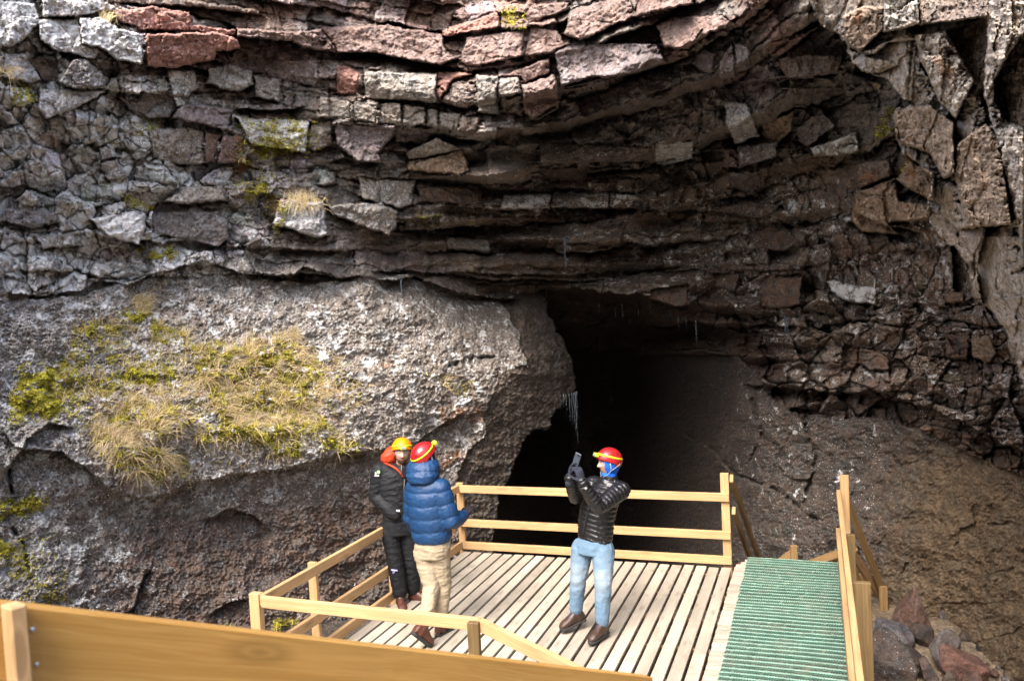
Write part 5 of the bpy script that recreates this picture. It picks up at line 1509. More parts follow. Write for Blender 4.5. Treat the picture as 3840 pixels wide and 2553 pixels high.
M_HRED = mat_plain('red_helmet_plastic', (0.30, 0.010, 0.012), 0.28, 0, 0.05, 5.0)
M_HORA = mat_plain('orange_helmet_plastic', (0.75, 0.21, 0.004), 0.3, 0, 0.05, 5.0)
M_YELL = mat_plain('yellow_strap', (0.50, 0.46, 0.012), 0.6, 0, 0.12, 50.0)
M_LAMP = mat_plain('lime_lamp_case', (0.36, 0.42, 0.02), 0.4, 0, 0.1, 30.0)
M_LENS = mat_plain('lamp_lens', (0.45, 0.47, 0.45), 0.12, 0.6, 0.1, 30.0)
M_BLACK = mat_plain('black_rubber', (0.012, 0.012, 0.013), 0.5)
M_GREYS = mat_plain('grey_webbing', (0.22, 0.225, 0.23), 0.8, 0, 0.15, 200.0)
M_HAIR = mat_cloth('dark_hair', (0.030, 0.018, 0.012), 0.6, 0.3, 120, 0.3, 0.004)
M_WHITE = mat_plain('white_print', (0.5, 0.5, 0.51), 0.6, 0, 0.06)
M_EYE = mat_plain('eye_white', (0.30, 0.28, 0.27), 0.3, 0, 0.05)
M_GREENP = mat_plain('green_print', (0.30, 0.68, 0.24), 0.6, 0, 0.06)
M_LILAC = mat_plain('lilac_print', (0.42, 0.42, 0.72), 0.6, 0, 0.06)
M_LACE = mat_plain('blue_lace', (0.03, 0.14, 0.62), 0.7, 0, 0.1)
M_PHONE = mat_plain('phone_back', (0.05, 0.06, 0.08), 0.45, 0.2, 0.05)

def basis(fwd, tilt=0.0, roll=0.0):
    """head frame: x to the head's right, y forward, z up"""
    f = V3(fwd).normalized()
    z = Vector((0, 0, 1))
    x = f.cross(z).normalized(); z = x.cross(f).normalized()
    m = Matrix((x, f, z)).transposed()
    return (m @ Matrix.Rotation(tilt, 3, 'X') @ Matrix.Rotation(roll, 3, 'Y'))
def head_mesh(B, c, skin, beard=None, lips=(0.26, 0.10, 0.08), brow=(0.04, 0.022, 0.012), k=1.0):
    n, m = 72, 56
    th = np.linspace(0, 2 * np.pi, n, endpoint=False); ph = np.linspace(0.03, np.pi - 0.03, m)
    T, P_ = np.meshgrid(th, ph)
    d = np.stack([np.sin(P_) * np.sin(T), np.sin(P_) * np.cos(T), np.cos(P_)], -1)
    x, y, z = d[..., 0] * 0.077, d[..., 1] * 0.098, d[..., 2] * 0.122
    dn = np.clip(-z / 0.122, 0, 1)
    x = x * (1 - 0.26 * dn ** 1.6)
    y = np.where(y > 0, y * (1 - 0.06 * dn), y * (1 - 0.35 * dn))
    fr = sstep(0.2, 0.75, d[..., 1])
    g = lambda x0, z0, sx, sz: np.exp(-((np.abs(x) - x0) / sx) ** 2 - ((z - z0) / sz) ** 2)
    nose = np.exp(-(x / (0.009 + 0.008 * sstep(0.01, -0.03, z))) ** 2) * (sstep(0.022, -0.026, z) * (1 - sstep(-0.030, -0.040, z))) * 0.028
    nose += g(0.013, -0.030, 0.007, 0.008) * 0.008
    y = y + fr * (nose - 0.013 * g(0.031, 0.010, 0.017, 0.012) + 0.006 * g(0.030, 0.030, 0.026, 0.008) + 0.004 * g(0.040, -0.025, 0.02, 0.018)
                  + 0.006 * g(0.0, -0.058, 0.020, 0.006) + 0.006 * g(0.0, -0.069, 0.018, 0.006) - 0.006 * g(0.0, -0.0635, 0.024, 0.003) - 0.004 * g(0, -0.080, .02, .006) + 0.010 * g(0.0, -0.100, 0.022, 0.014))
    V = np.stack([x, y, z], -1) * k
    col = np.ones(V.shape) * np.array(skin)
    def mix(w, c): 
        nonlocal col
        col = col * (1 - w[..., None]) + np.array(c) * w[..., None]
    mix(fr * g(0.038, -0.028, 0.016, 0.016) * 0.5, (skin[0] * 1.02, skin[1] * .72, skin[2] * .68))
    mix(fr * np.exp(-(x / .016) ** 2 - ((z + .028) / .014) ** 2) * 0.45, (skin[0], skin[1] * .7, skin[2] * .65))
    if beard:
        bz = sstep(-0.040, -0.062, z) * (1 - sstep(0.0, 0.012, 0.0)) * sstep(-0.2, 0.25, d[..., 1])
        side = sstep(0.050, 0.062, np.abs(x)) * sstep(0.0, -0.03, z) * sstep(-0.1, 0.2, d[..., 1])
        mou = g(0.0, -0.047, 0.030, 0.006)
        hole = g(0.0, -0.064, 0.020, 0.010) + 0.75 * g(0.036, -0.048, 0.014, 0.014)
        w = np.clip(np.maximum(np.maximum(bz, side), mou) - hole * 1.2, 0, 1)
        mix(w * 0.9, beard)
    mix(fr * np.clip(g(0.0, -0.0585, 0.019, 0.0045) + g(0.0, -0.069, 0.017, 0.005), 0, 1) * 0.85, lips)
    mix(fr * np.clip(g(0.031, 0.031 , 0.020, 0.0048), 0, 1) * 0.9, brow)
    mix(fr * np.clip(g(0.031, 0.010, 0.014, 0.0055), 0, 1) * 0.55, (skin[0] * .45, skin[1] * .38, skin[2] * .36))
    W = V.reshape(-1, 3) @ np.array(B).T + np.array(c)
    fs = []
    for i in range(m - 1):
        for j in range(n):
            a, b_ = i * n + j, i * n + (j + 1) % n
            fs.append((a, a + n, b_ + n, b_))
    fs.append(tuple(range(n))); fs.append(tuple(range((m - 1) * n, m * n))[::-1])
    return [Vector(q) for q in W], fs, col.reshape(-1, 3)
def loc(B, c, p): return Vector(c) + B @ Vector(p)

def helmet(person, B, c, mat, k=1.0, lamp_side=1.0, strap_mat=None, edge_front=0.010, edge_back=-0.055, chin=True, lamp=(0.0, 0.0)):
    """shell, yellow band, lamp, vents and chin straps around the head frame (B, c)"""
    n, m = 64, 26
    vs, fs = [], []
    A = np.array([0.100, 0.124, 0.112]) * k
    def edge(t):                       # height of the rim by azimuth (0 = front)
        f = math.cos(t)
        e = edge_front * max(f, 0) + edge_back * max(-f, 0) ** 0.7 - 0.020 * (1 - abs(f))
        return e
    c2 = (0, -0.008, 0.030)
    for lay in (1.0, 0.93):
        for i in range(m + 1):
            for j in range(n):
                t = 2 * math.pi * j / n
                pe = math.acos(max(-0.9, min(0.98, edge(t) / A[2] - 0.02)))
                ph = pe * (i / m) if lay == 1.0 else pe * (1 - i / m)
                ridge = 1 + 0.018 * math.cos(3 * t) * math.sin(ph) ** 2 + (0.008 if i == (m if lay == 1 else 0) else 0)
                vs.append(loc(B, c, (c2[0] + A[0] * lay * ridge * math.sin(ph) * math.sin(t), c2[1] + A[1] * lay * ridge * math.sin(ph) * math.cos(t), c2[2] + A[2] * lay * math.cos(ph))))
    R = 2 * (m + 1)
    for i in range(R - 1):
        for j in range(n):
            a, b_ = i * n + j, i * n + (j + 1) % n
            fs.append((a, a + n, b_ + n, b_))
    sh = link('helmet', mesh('helmet', vs, fs, True), mat, person)
    # vents
    for s in (-1, 1):
        for yy, zz in ((-0.02, 0.55), (-0.075, 0.42)):
            ph = math.acos(zz); t = math.atan2(s * 1.0, yy * 14)
            q = [loc(B, c, (c2[0] + A[0] * 1.012 * math.sin(ph) * math.sin(t + dt), c2[1] + A[1] * 1.012 * math.sin(ph) * math.cos(t + dt), c2[2] + A[2] * 1.012 * math.cos(ph + dp))) for dt, dp in ((-.16, 0), (0, .075), (.17, .02), (0, -.06))]
            nrm = (q[1] - q[0]).cross(q[2] - q[0]).normalized() * .004
            if nrm.dot(q[0] - Vector(c)) < 0: nrm = -nrm
            b_ = MB(); b_.add([p - nrm for p in q] + [p + nrm * .4 for p in q], [(4, 5, 6, 7), (0, 1, 5, 4), (1, 2, 6, 5), (2, 3, 7, 6), (3, 0, 4, 7)])
            link('vent', b_.mesh('vent'), M_BLACK, sh)
    # elastic band of the lamp round the shell, rising to the front
    b_ = MB(); N = 60
    pts, prs = [], []
    for j in range(N + 1):
        t = 2 * math.pi * j / N
        zz = 0.034 + 0.020 * math.cos(t)
        ph = math.acos(max(-1, min(1, zz / A[2])))
        for dz, out in ((-0.009, 1.022), (0.009, 1.022), (0.009, 1.0), (-0.009, 1.0)):
            p2 = math.acos(max(-1, min(1, (zz + dz) / A[2])))
            pts.append(loc(B, c, (c2[0] + A[0] * out * math.sin(p2) * math.sin(t), c2[1] + A[1] * out * math.sin(p2) * math.cos(t), c2[2] + zz + dz)))
    ff = []
    for j in range(N):
        for q in range(4):
            a0, a1 = j * 4 + q, j * 4 + (q + 1) % 4
            ff.append((a0, a0 + 4, a1 + 4, a1))
    link('lamp_band', mesh('lamp_band', pts, ff, True), M_YELL, sh)
    # lamp
    lx, lz = lamp
    ce = Vector((lx, c2[1] + A[1] * 1.02, c2[2] + 0.042 + lz))
    bb = MB(); bb.box((-0.032, -0.012, -0.020), (0.032, 0.030, 0.020), None, 0.006, lambda p: loc(B, c, ce + Matrix.Rotation(0.15, 3, 'X') @ Vector(p)))
    lo_ = link('headlamp', bb.mesh('headlamp'), M_LAMP, sh)
    bb = MB(); bb.box((-0.022, 0.030, -0.013), (0.022, 0.034, 0.013), None, 0.002, lambda p: loc(B, c, ce + Matrix.Rotation(0.15, 3, 'X') @ Vector(p)))
    link('headlamp_lens', bb.mesh('headlamp_lens'), M_LENS, sh)
    if chin:
        for s in (-1, 1):
            for y0 in (0.030, -0.080):
                b_ = MB(); P = []
                p0, p1 = Vector((s * 0.094, y0, 0.01)), Vector((s * 0.088, 0.010, -0.062))
                for q in range(6):
                    t = q / 5; w = p0.lerp(p1, t); w.x += s * 0.006 * math.sin(math.pi * t)
                    P.append(loc(B, c, w))
                b_.tube(P, [(0.0065, 0.0025)] * 6, 6)
                link('chin_strap', b_.mesh('chin_strap', True), M_GREYS, sh)
            b_ = MB()
            b_.tube([loc(B, c, (s * 0.088, 0.010, -0.062)), loc(B, c, (s * 0.070, 0.035, -0.105)), loc(B, c, (s * 0.02, 0.055, -0.140))], [(0.0065, 0.003)] * 3, 6)
            link('chin_strap', b_.mesh('chin_strap', True), M_GREYS, sh)
    return sh

def boot(person, ankle, toe, mat, L=0.29, lift=0.0, lace=None, up=None, zsole=None):
    """ankle: joint above the heel; toe: direction the foot points (may dip)"""
    f = V3(toe).normalized()
    x = f.cross(Vector((0, 0, 1))).normalized(); z = x.cross(f).normalized()
    a = V3(ankle)
    h = 0.105
    o = a - z * h - f * 0.075
    R = [(0.0, .030, .030, .062), (0.02, .037, .050, .085), (0.06, .039, .060, .10), (0.11, .040, .058, .095), (0.16, .044, .045, .078), (0.20, .048, .036, .066), (0.245, .045, .030, .058), (0.275, .034, .022, .048), (0.29, .016, .012, .036)]
    up_ = loft([(o + f * (y * L / .29) + z * (0.018 + hh * 1.12), x, z, w * 1.08, hh * 1.12) for y, w, hh, tt in R], 18, 2.3)
    sh = limb([a - z * 0.05, a + z * 0.02, a + z * 0.085], [.050, .050, .053])
    me = remeshed('boot', [up_, sh], 0.007, 3)
    b_ = link('boot', me, mat, person)
    so_ = loft([(o + f * (y * L / .29) + z * (0.012), x, z, w * 1.0, 0.016) for y, w, hh, tt in R], 18, 3.5)
    q = MB(); q.add(*so_); link('sole', q.mesh('sole', True), M_SOLE, b_)
    if lace:
        for i in range(5):
            t = 0.105 + i * 0.017
            hz = (0.130 - (i) * 0.010)
            q = MB(); p = o + f * t + z * (hz + .012)
            q.tube([p - x * .026 - z * .012, p + z * 0.006, p + x * .026 - z * .012 + f * .012], 0.0042, 6)
            link('lace', q.mesh('lace', True), lace, b_)
    return b_

def hand_parts(w, d, pn, sgn, curl, spread=0.12, k=1.0, thumb=0.6):
    """wrist, pointing direction, palm normal, +1/-1 thumb side, finger curls"""
    w, d, pn = V3(w), V3(d).normalized(), V3(pn)
    pn = (pn - d * pn.dot(d)).normalized()
    s = d.cross(pn).normalized() * sgn          # towards the thumb
    parts = [loft([(w + d * (t * k), s, pn, a * k, b_ * k) for t, a, b_ in ((-.03, .027, .024), (0.0, .029, .022), (.03, .037, .020), (.07, .042, .018), (.095, .040, .016), (.103, .030, .010))], 14, 2.4)]
    for i, (off_, L) in enumerate(((.030, .078), (.010, .086), (-.011, .080), (-.031, .064))):
        p = w + d * (0.092 * k) + s * off_ * k
        dd = (d + s * (spread * (1.5 - i) / 1.5) * .5).normalized()
        P, c_ = [p - dd * .012], curl[i]
        P.append(p)
        for fr, bend in ((.44, .9), (.31, 1.1), (.25, .7)):
            ax = dd.cross(pn).normalized()
            dd = Matrix.Rotation(c_ * bend, 3, ax) @ dd
            p = p + dd * (L * fr * k); P.append(p)
        parts.append(limb(P, [.0115 * k, .0110 * k, .0102 * k, .0095 * k, .0082 * k], 10, 3))
    p = w + d * .025 * k + s * .030 * k
    dd = (d * .75 + s * .75 + pn * thumb).normalized()
    P = [p]
    for fr in (.040, .032, .026):
        p = p + dd * fr * k; P.append(p); dd = (dd + d * .28 + pn * .15).normalized()
    parts.append(limb(P, [.015 * k, .0125 * k, .0115 * k, .0095 * k], 10, 3))
    return parts
def glove(person, mat, cuff, *a, **kw):
    me = remeshed('glove', hand_parts(*a, **kw) + ([limb(*cuff)] if cuff else []), 0.0048, 2)
    return link('glove', me, mat, person)
# ---- visitor photographing with a phone (right)
Y1 = 7.92
def J(px, py, dy=0.0): return at_y(px, py, Y1 + dy)
p1 = empty('person', (J(2215, 2390)[0], Y1, 0), 'person in black quilted jacket, pale jeans and red helmet over blue hood, raising a phone', 'person', 'visitors on the platform')
fdir = np.array([-0.90, -0.42, 0.0]); fdir /= np.linalg.norm(fdir)
hipc = J(2226, 2035); chest = J(2262, 1870); neck = J(2280, 1800)
shL, shR = J(2330, 1838, -.10), J(2226, 1815, .12)
elL, wrL = J(2243, 1902, -.32), J(2183, 1806, -.40)
elR, wrR = J(2157, 1862, -.02), J(2137, 1792, -.30)
lat = np.array([0.74, -0.52, 0.0]); lat /= np.linalg.norm(lat)          # his left
fwd2 = np.array([-0.58, -0.81, 0.0]); fwd2 /= np.linalg.norm(fwd2)
hipL, knL, anL = J(2262, 2062, -.06), J(2262, 2188, -.16), J(2258, 2328, -.14)
hipR, knR, anR = J(2184, 2055, .08), J(2168, 2172, .06), J(2160, 2284, .12)
torso = [(J(2232, 2028), lat, fwd2, .172, .125), (J(2233, 1995), lat, fwd2, .178, .135), (J(2236, 1950), lat, fwd2, .180, .140), (J(2246, 1900), lat, fwd2, .188, .142), (J(2259, 1855), lat, fwd2, .195, .138), (J(2270, 1828), lat, fwd2, .185, .120), (J(2277, 1808), lat, fwd2, .120, .095), (J(2281, 1798), lat, fwd2, .085, .082)]
arms = [limb([shL, elL, wrL], [.088, .072, .052]), limb([shR, elR, wrR], [.084, .070, .052])]
headB = basis((-0.93, -0.36, -0.02), 0.05, 0.0)
headc = J(2281, 1735, -0.01)
# body: head, neck, trunk, arms and legs as one surface
hv, hf, hc_ = head_mesh(headB, headc, (0.36, 0.215, 0.16))
bodyparts = [loft([(c, a, b_, ha * .8, hb * .8) for c, a, b_, ha, hb in torso], 16), limb([J(2281, 1800), J(2281, 1750)], [.055, .056])]
bodyparts += [limb([shL, elL, wrL], [.05, .042, .030]), limb([shR, elR, wrR], [.05, .042, .030])]
bodyparts += [limb([hipL, knL, anL], [.075, .05, .035]), limb([hipR, knR, anR], [.075, .05, .035]), (hv, hf)]
def body_mesh(parts, hv, hc_, skin, vox=0.0062):
    me = remeshed('body', parts, vox, 1)
    C = co_of(me)
    H = np.array([list(v) for v in hv])
    out = np.ones((len(C), 3)) * np.array(skin)
    lo, hi = H.min(0) - .02, H.max(0) + .02
    idx = np.where(((C > lo) & (C < hi)).all(1))[0]
    for s0 in range(0, len(idx), 2000):
        ii = idx[s0:s0 + 2000]
        d = ((C[ii][:, None] - H[None]) ** 2).sum(-1)
        k_ = d.argmin(1)
        out[ii] = hc_[k_]
    vcol(me, 'tint', np.concatenate([out, np.ones((len(C), 1))], 1))
    return me
link('body', body_mesh(bodyparts, hv, hc_, (0.36, 0.215, 0.16)), M_SKIN, p1)
def eyes(person, B, c, k=1.0):
    for s in (-1, 1):
        q = MB(); q.add(*ball(loc(B, c, (s * .031 * k, .0775 * k, .010 * k)), .0105 * k, 8)); e_ = link('eye', q.mesh('eye', True), M_EYE, person)
        q = MB(); q.add(*ball(loc(B, c, (s * .031 * k, .0838 * k, .010 * k)), .0048 * k, 6)); link('iris', q.mesh('iris', True), M_BLACK, e_)
eyes(p1, headB, headc)
# blue hood leaving the face open
n, mm = 60, 44
vs, fs = [], []
for i in range(mm + 1):
    ph = 0.05 + (math.pi * 0.97 - .05) * i / mm
    for j in range(n):
        t = 2 * math.pi * j / n
        d = Vector((math.sin(ph) * math.sin(t), math.sin(ph) * math.cos(t), math.cos(ph)))
        w = .092; y_ = .108; z_ = .135
        vs.append(loc(headB, headc, (d.x * w * (1 - .12 * max(0, -d.z)), d.y * y_ - .006 - .012 * max(0, -d.z), d.z * z_ - .004)))
def openface(d): return (d[1] > 0.52 and abs(d[0]) < .64 and d[2] < 0.36 and d[1] > 0.52 + 0.3 * max(0, -d[2] - .55))
dirs = [(math.sin(0.05 + (math.pi * .97 - .05) * i / mm) * math.sin(2 * math.pi * j / n), math.sin(0.05 + (math.pi * .97 - .05) * i / mm) * math.cos(2 * math.pi * j / n), math.cos(0.05 + (math.pi * .97 - .05) * i / mm)) for i in range(mm + 1) for j in range(n)]
for i in range(mm):
    for j in range(n):
        a, b_ = i * n + j, i * n + (j + 1) % n
        if sum(openface(dirs[q]) for q in (a, b_, a + n, b_ + n)) >= 2: continue
        fs.append((a, a + n, b_ + n, b_))
me = mesh('hood', vs, fs, True)
ho = link('hood', me, M_HOODB, p1)
md = ho.modifiers.new('thick', 'SOLIDIFY'); md.thickness = 0.006; md.offset = 1
q = MB(); q.add(*limb([J(2281, 1805, 0), J(2283, 1775, 0)], [.075, .078])); link('neck_collar', q.mesh('neck_collar', True), M_HOODB, p1)
helmet(p1, headB @ Matrix.Rotation(0.12, 3, 'X'), headc, M_HRED, 1.08, edge_back=-.07)
# jacket
me = remeshed('jacket', [loft(torso, 22)] + arms + [limb([shR, J(2278, 1830, 0.02), shL], [.085, .105, .088]), limb([J(2281, 1812), J(2283, 1797)], [.092, .088])], 0.009, 5)
quilt(me, [(J(2232, 2028), J(2277, 1800), .19), (shL, elL, .085), (elL, wrL, .068), (shR, elR, .085), (elR, wrR, .068)], 0.011, 0.048, 0.007, 1)
jk = link('jacket', me, M_BLKJ, p1)
def on_torso(px, py): return at_y(px, py, Y1 - .19)
# zip
zp = []
for px, py in ((2186, 2010), (2188, 1985), (2196, 1950), (2206, 1915), (2216, 1885)):
    zp.append(V3(J(px, py, -.115)))
q = MB(); q.tube(zp, [(0.007, 0.004)] * 5, 6); link('zip', q.mesh('zip', True), M_BLACK, jk)
# jeans
ww_ = J(2232, 2012)
me = remeshed('jeans', [loft([(J(2230, 2015), lat, fwd2, .166, .126), (J(2228, 2040), lat, fwd2, .178, .134), (J(2226, 2070), lat, fwd2, .172, .128)], 20), limb([hipL, knL, anL], [.112, .082, .064]), limb([hipR, knR, anR], [.110, .080, .062])], 0.009, 4)
crease(me, 0.0075, (11, 11, 9), 5)
hipy = hipL[2]
def jeancol(C):
    t = np.clip((C[:, 2] - anL[2]) / (hipL[2] - anL[2]), 0, 1)
    n_ = fbm(C[:, 0] * 9 + C[:, 1] * 6, C[:, 2] * 16, 600, 4)
    fade = np.exp(-((t - .62) / .22) ** 2)
    c = np.ones((len(C), 3)) * np.array((0.115, 0.185, 0.26))
    c = c + (np.array((0.21, 0.255, 0.30)) - c) * np.clip(fade * .85 + n_ * .5, 0, 1)[:, None]
    return c
tinted(me, jeancol)
tr = link('jeans', me, M_JEAN, p1)
boot(p1, J(2258, 2345, -.14), (-.66, -.74, -.03), M_LEATH, lace=M_LACE)
boot(p1, J(2163, 2298, .12), (-.86, -.42, -.16), M_LEATH, lace=M_LACE)
# gloves round the phone
ph_c = V3(J(2163, 1722, -.36))
phu = (V3(J(2168, 1704, -.36)) - V3(J(2156, 1742, -.33))).normalized()
phn = V3((0.55, 0.80, 0.15)); phn = (phn - phu * phn.dot(phu)).normalized()
phx = phu.cross(phn).normalized()
mm_ = Matrix((phx, phn, phu)).transposed().to_4x4(); mm_.translation = ph_c
q = MB(); q.box((-.031, -.0045, -.064), (.031, .0045, .064), None, .003)
pho = link('smartphone', q.mesh('smartphone'), M_PHONE, None, mm_)
tag(pho, 'dark smartphone held up in both gloved hands of the person in the black quilted jacket', 'phone', rz=0) if False else tag(pho, 'dark smartphone held up in both gloved hands of the person in the black quilted jacket', 'phone')
q = MB(); q.box((-.024, -.0062, .036), (.002, -.0045, .060), None, .0006); link('camera_bump', q.mesh('camera_bump'), M_BLACK, pho, mm_)
q = MB(); q.box((-.028, .0045, -.058), (.028, .0052, .058), None, .0003); link('screen', q.mesh('screen'), M_BLACK, pho, mm_)
dL = (V3(J(2163, 1740, -.40)) - V3(wrL)).normalized()
glove(p1, M_GLOVE, ([V3(wrL) - dL * .05, V3(wrL)], [.040, .036]), V3(wrL), dL, V3((-.55, .80, .1)), 1, (.55, .62, .68, .75), k=1.08)
dR = (V3(J(2146, 1735, -.30)) - V3(wrR)).normalized()
glove(p1, M_GLOVE, ([V3(wrR) - dR * .05, V3(wrR)], [.040, .036]), V3(wrR), dR, V3((.85, -.45, .1)), -1, (.45, .60, .70, .78), k=1.08)
q = MB(); q.tube([V3(wrL) - dL * .062, V3(wrL) - dL * .045], [.052, .050], 14); link('watch_strap', q.mesh('watch_strap', True), M_BLACK, p1)
q = MB(); q.add(*ball(V3(wrL) - dL * .054 + V3((.015, -.05, .0)), (.014, .008, .014), 8)); link('watch', q.mesh('watch', True), M_GREYS, p1)

# ---- visitor in the blue down jacket, seen from behind, walking (centre)
Y2 = 8.10
def J(px, py, dy=0.0): return at_y(px, py, Y2 + dy)
p2 = empty('person', (J(1640, 2370)[0], Y2, 0), 'person seen from behind in blue down jacket, beige trousers and tilted red helmet', 'person', 'visitors on the platform')
lat = np.array([0.93, -0.34, 0.0]); lat /= np.linalg.norm(lat)           # his right is to the right in the photo
fwd2 = np.array([0.34, 0.93, 0.0]); fwd2 /= np.linalg.norm(fwd2)
shR, elR, wrR = J(1652, 1832, -.06), J(1690, 1955, -.10), J(1736, 1934, .08)
shL, elL, wrL = J(1556, 1836, .06), J(1545, 1940, .12), J(1560, 1990, .26)
hipR, knR, anR = J(1645, 2065, -.02), J(1662, 2185, .02), J(1652, 2318, .02)
hipL, knL, anL = J(1590, 2068, .02), J(1618, 2200, -.06), J(1592, 2330, -.30)
torso = [(J(1622, 2030), lat, fwd2, .186, .150), (J(1620, 2005), lat, fwd2, .200, .165), (J(1613, 1950), lat, fwd2, .205, .175), (J(1606, 1900), lat, fwd2, .205, .175), (J(1602, 1850), lat, fwd2, .205, .165), (J(1600, 1820), lat, fwd2, .190, .140), (J(1598, 1798), lat, fwd2, .125, .110), (J(1596, 1780), lat, fwd2, .09, .09)]
headB = basis((0.90, 0.44, 0.02), 0.12, 0.06)
headc = J(1597, 1712, .02)
hv, hf, hc_ = head_mesh(headB, headc, (0.34, 0.20, 0.15))
bodyparts = [loft([(c, a, b_, ha * .75, hb * .75) for c, a, b_, ha, hb in torso], 16), limb([J(1597, 1795), J(1597, 1730)], [.055, .056]), limb([shR, elR, wrR], [.05, .042, .030]), limb([shL, elL, wrL], [.05, .042, .03]),
             limb([hipR, knR, anR], [.075, .05, .035]), limb([hipL, knL, anL], [.075, .05, .035]), (hv, hf)]
link('body', body_mesh(bodyparts, hv, hc_, (0.34, 0.20, 0.15), .008), M_SKIN, p2)
vs, fs = [], []
for i in range(mm + 1):
    ph = 0.05 + (math.pi * 0.97 - .05) * i / mm
    for j in range(n):
        t = 2 * math.pi * j / n
        d = Vector((math.sin(ph) * math.sin(t), math.sin(ph) * math.cos(t), math.cos(ph)))
        vs.append(loc(headB, headc, (d.x * .091, d.y * .108 - .006, d.z * .135 - .004)))
for i in range(mm):
    for j in range(n):
        a, b_ = i * n + j, i * n + (j + 1) % n
        if sum(openface(dirs[q]) for q in (a, b_, a + n, b_ + n)) >= 2: continue
        fs.append((a, a + n, b_ + n, b_))
ho = link('hood_cap', mesh('hood_cap', vs, fs, True), M_NAVYB, p2)
md = ho.modifiers.new('thick', 'SOLIDIFY'); md.thickness = 0.006; md.offset = 1
helmet(p2, headB @ Matrix.Rotation(0.30, 3, 'X'), headc, M_HRED, 1.12, edge_back=-.07)
me = remeshed('jacket', [loft(torso, 22), limb([shR, elR, wrR], [.105, .094, .060]), limb([shL, elL, wrL], [.105, .09, .058]), limb([shL, J(1600, 1822, 0), shR], [.10, .12, .105])], 0.010, 5)
quilt(me, [(J(1622, 2030), J(1600, 1800), .2), (shR, elR, .1), (elR, wrR, .085), (shL, elL, .1), (elL, wrL, .085)], 0.017, 0.130, 0.005, 2, .38)
jk = link('jacket', me, M_BLUEJ, p2)
me = remeshed('jacket_hood', [loft([(J(1594, 1812, -.03), lat, fwd2, .10, .11), (J(1588, 1803, -.03), lat, fwd2, .145, .14), (J(1586, 1778, -.02), lat, fwd2, .168, .15), (J(1586, 1750, 0), lat, fwd2, .165, .14), (J(1588, 1730, .02), lat, fwd2, .145, .125), (J(1592, 1718, .03), lat, fwd2, .115, .10)], 22)], 0.009, 4)
quilt(me, [(J(1594, 1815, -.03), J(1590, 1712, .02), .14)], 0.011, 0.12, 0.008, 3, .42)
link('jacket_hood', me, M_BLUEJ, jk)
me = remeshed('trousers', [loft([(J(1624, 2018), lat, fwd2, .175, .135), (J(1622, 2050), lat, fwd2, .182, .145), (J(1620, 2085), lat, fwd2, .172, .135)], 20), limb([hipR, knR, anR], [.106, .082, .064]), limb([hipL, knL, anL], [.106, .080, .060])], 0.009, 4)
crease(me, 0.011, (6, 6, 14), 9)
link('trousers', me, M_BEIGE, p2)
boot(p2, J(1654, 2338, .02), (.55, .83, .0), M_LEATR)
boot(p2, J(1584, 2352, -.33), (.52, .50, -.72), M_LEATR)
dR = (V3(J(1752, 1915, .12)) - V3(wrR)).normalized()
glove(p2, M_GLOVD, ([V3(wrR) - dR * .04, V3(wrR)], [.045, .040]), V3(wrR), dR, V3((-.2, .2, -.9)), 1, (.55, .6, .65, .7), k=1.15)
dL = (V3(wrL) - V3(elL)).normalized()
glove(p2, M_GLOVD, ([V3(wrL) - dL * .04, V3(wrL)], [.045, .040]), V3(wrL), dL, V3((.8, .2, -.2)), -1, (.4, .45, .5, .55), k=1.1)

# ---- visitor in black at the left railing, facing the viewer
Y3 = 9.05
def J(px, py, dy=0.0): return at_y(px, py, Y3 + dy)
p3 = empty('person', (J(1515, 2270)[0], Y3, 0), 'bearded person in black jacket and trousers with an orange helmet, standing at the left railing', 'person', 'visitors on the platform')
lat = np.array([0.97, 0.22, 0.0]); lat /= np.linalg.norm(lat)
fwd2 = np.array([0.22, -0.97, 0.0]); fwd2 /= np.linalg.norm(fwd2)
shR, elR, wrR = J(1424, 1768, -.03), J(1410, 1858, -.01), J(1464, 1918, -.13)      # his right arm, hand in the pocket
shL, elL, wrL = J(1556, 1766, .05), J(1572, 1862, .06), J(1560, 1945, -.05)
hipR, knR, anR = J(1462, 1985, -.02), J(1485, 2120, -.03), J(1500, 2218, -.01)
hipL, knL, anL = J(1532, 1985, .03), J(1545, 2110, .05), J(1550, 2205, .10)
torso = [(J(1497, 1945), lat, fwd2, .175, .130), (J(1494, 1910), lat, fwd2, .172, .130), (J(1490, 1870), lat, fwd2, .182, .138), (J(1488, 1820), lat, fwd2, .198, .140), (J(1489, 1780), lat, fwd2, .205, .130), (J(1491, 1764), lat, fwd2, .188, .112), (J(1498, 1752), lat, fwd2, .125, .095), (J(1502, 1744), lat, fwd2, .085, .08)]
headB = basis((0.16, -0.98, -0.02), 0.0, -0.05)
headc = J(1508, 1694, -.02)
SK3 = (0.40, 0.245, 0.195)
hv, hf, hc_ = head_mesh(headB, headc, SK3, beard=(0.062, 0.020, 0.007), lips=(0.24, 0.09, 0.075), brow=(0.03, 0.016, 0.009), k=1.13)
bodyparts = [loft([(c, a, b_, ha * .8, hb * .8) for c, a, b_, ha, hb in torso], 16), limb([J(1506, 1750), J(1508, 1705, .02)], [.06, .06]), limb([shR, elR, wrR], [.05, .042, .030]), limb([shL, elL, wrL], [.05, .042, .03]),
             limb([hipR, knR, anR], [.075, .05, .035]), limb([hipL, knL, anL], [.075, .05, .035]), (hv, hf)]
bodyparts += [ball(loc(headB, headc, (s * .082, -.012, -.008)), (.012, .02, .032), 8) for s in (-1, 1)]
bodyparts += hand_parts(V3(wrR) + V3((.02, .045, -.02)), V3((.75, .15, -.6)), V3((0.2, .9, 0)), 1, (.3, .35, .4, .45), k=.85)
link('body', body_mesh(bodyparts, hv, hc_, SK3), M_SKIN, p3)
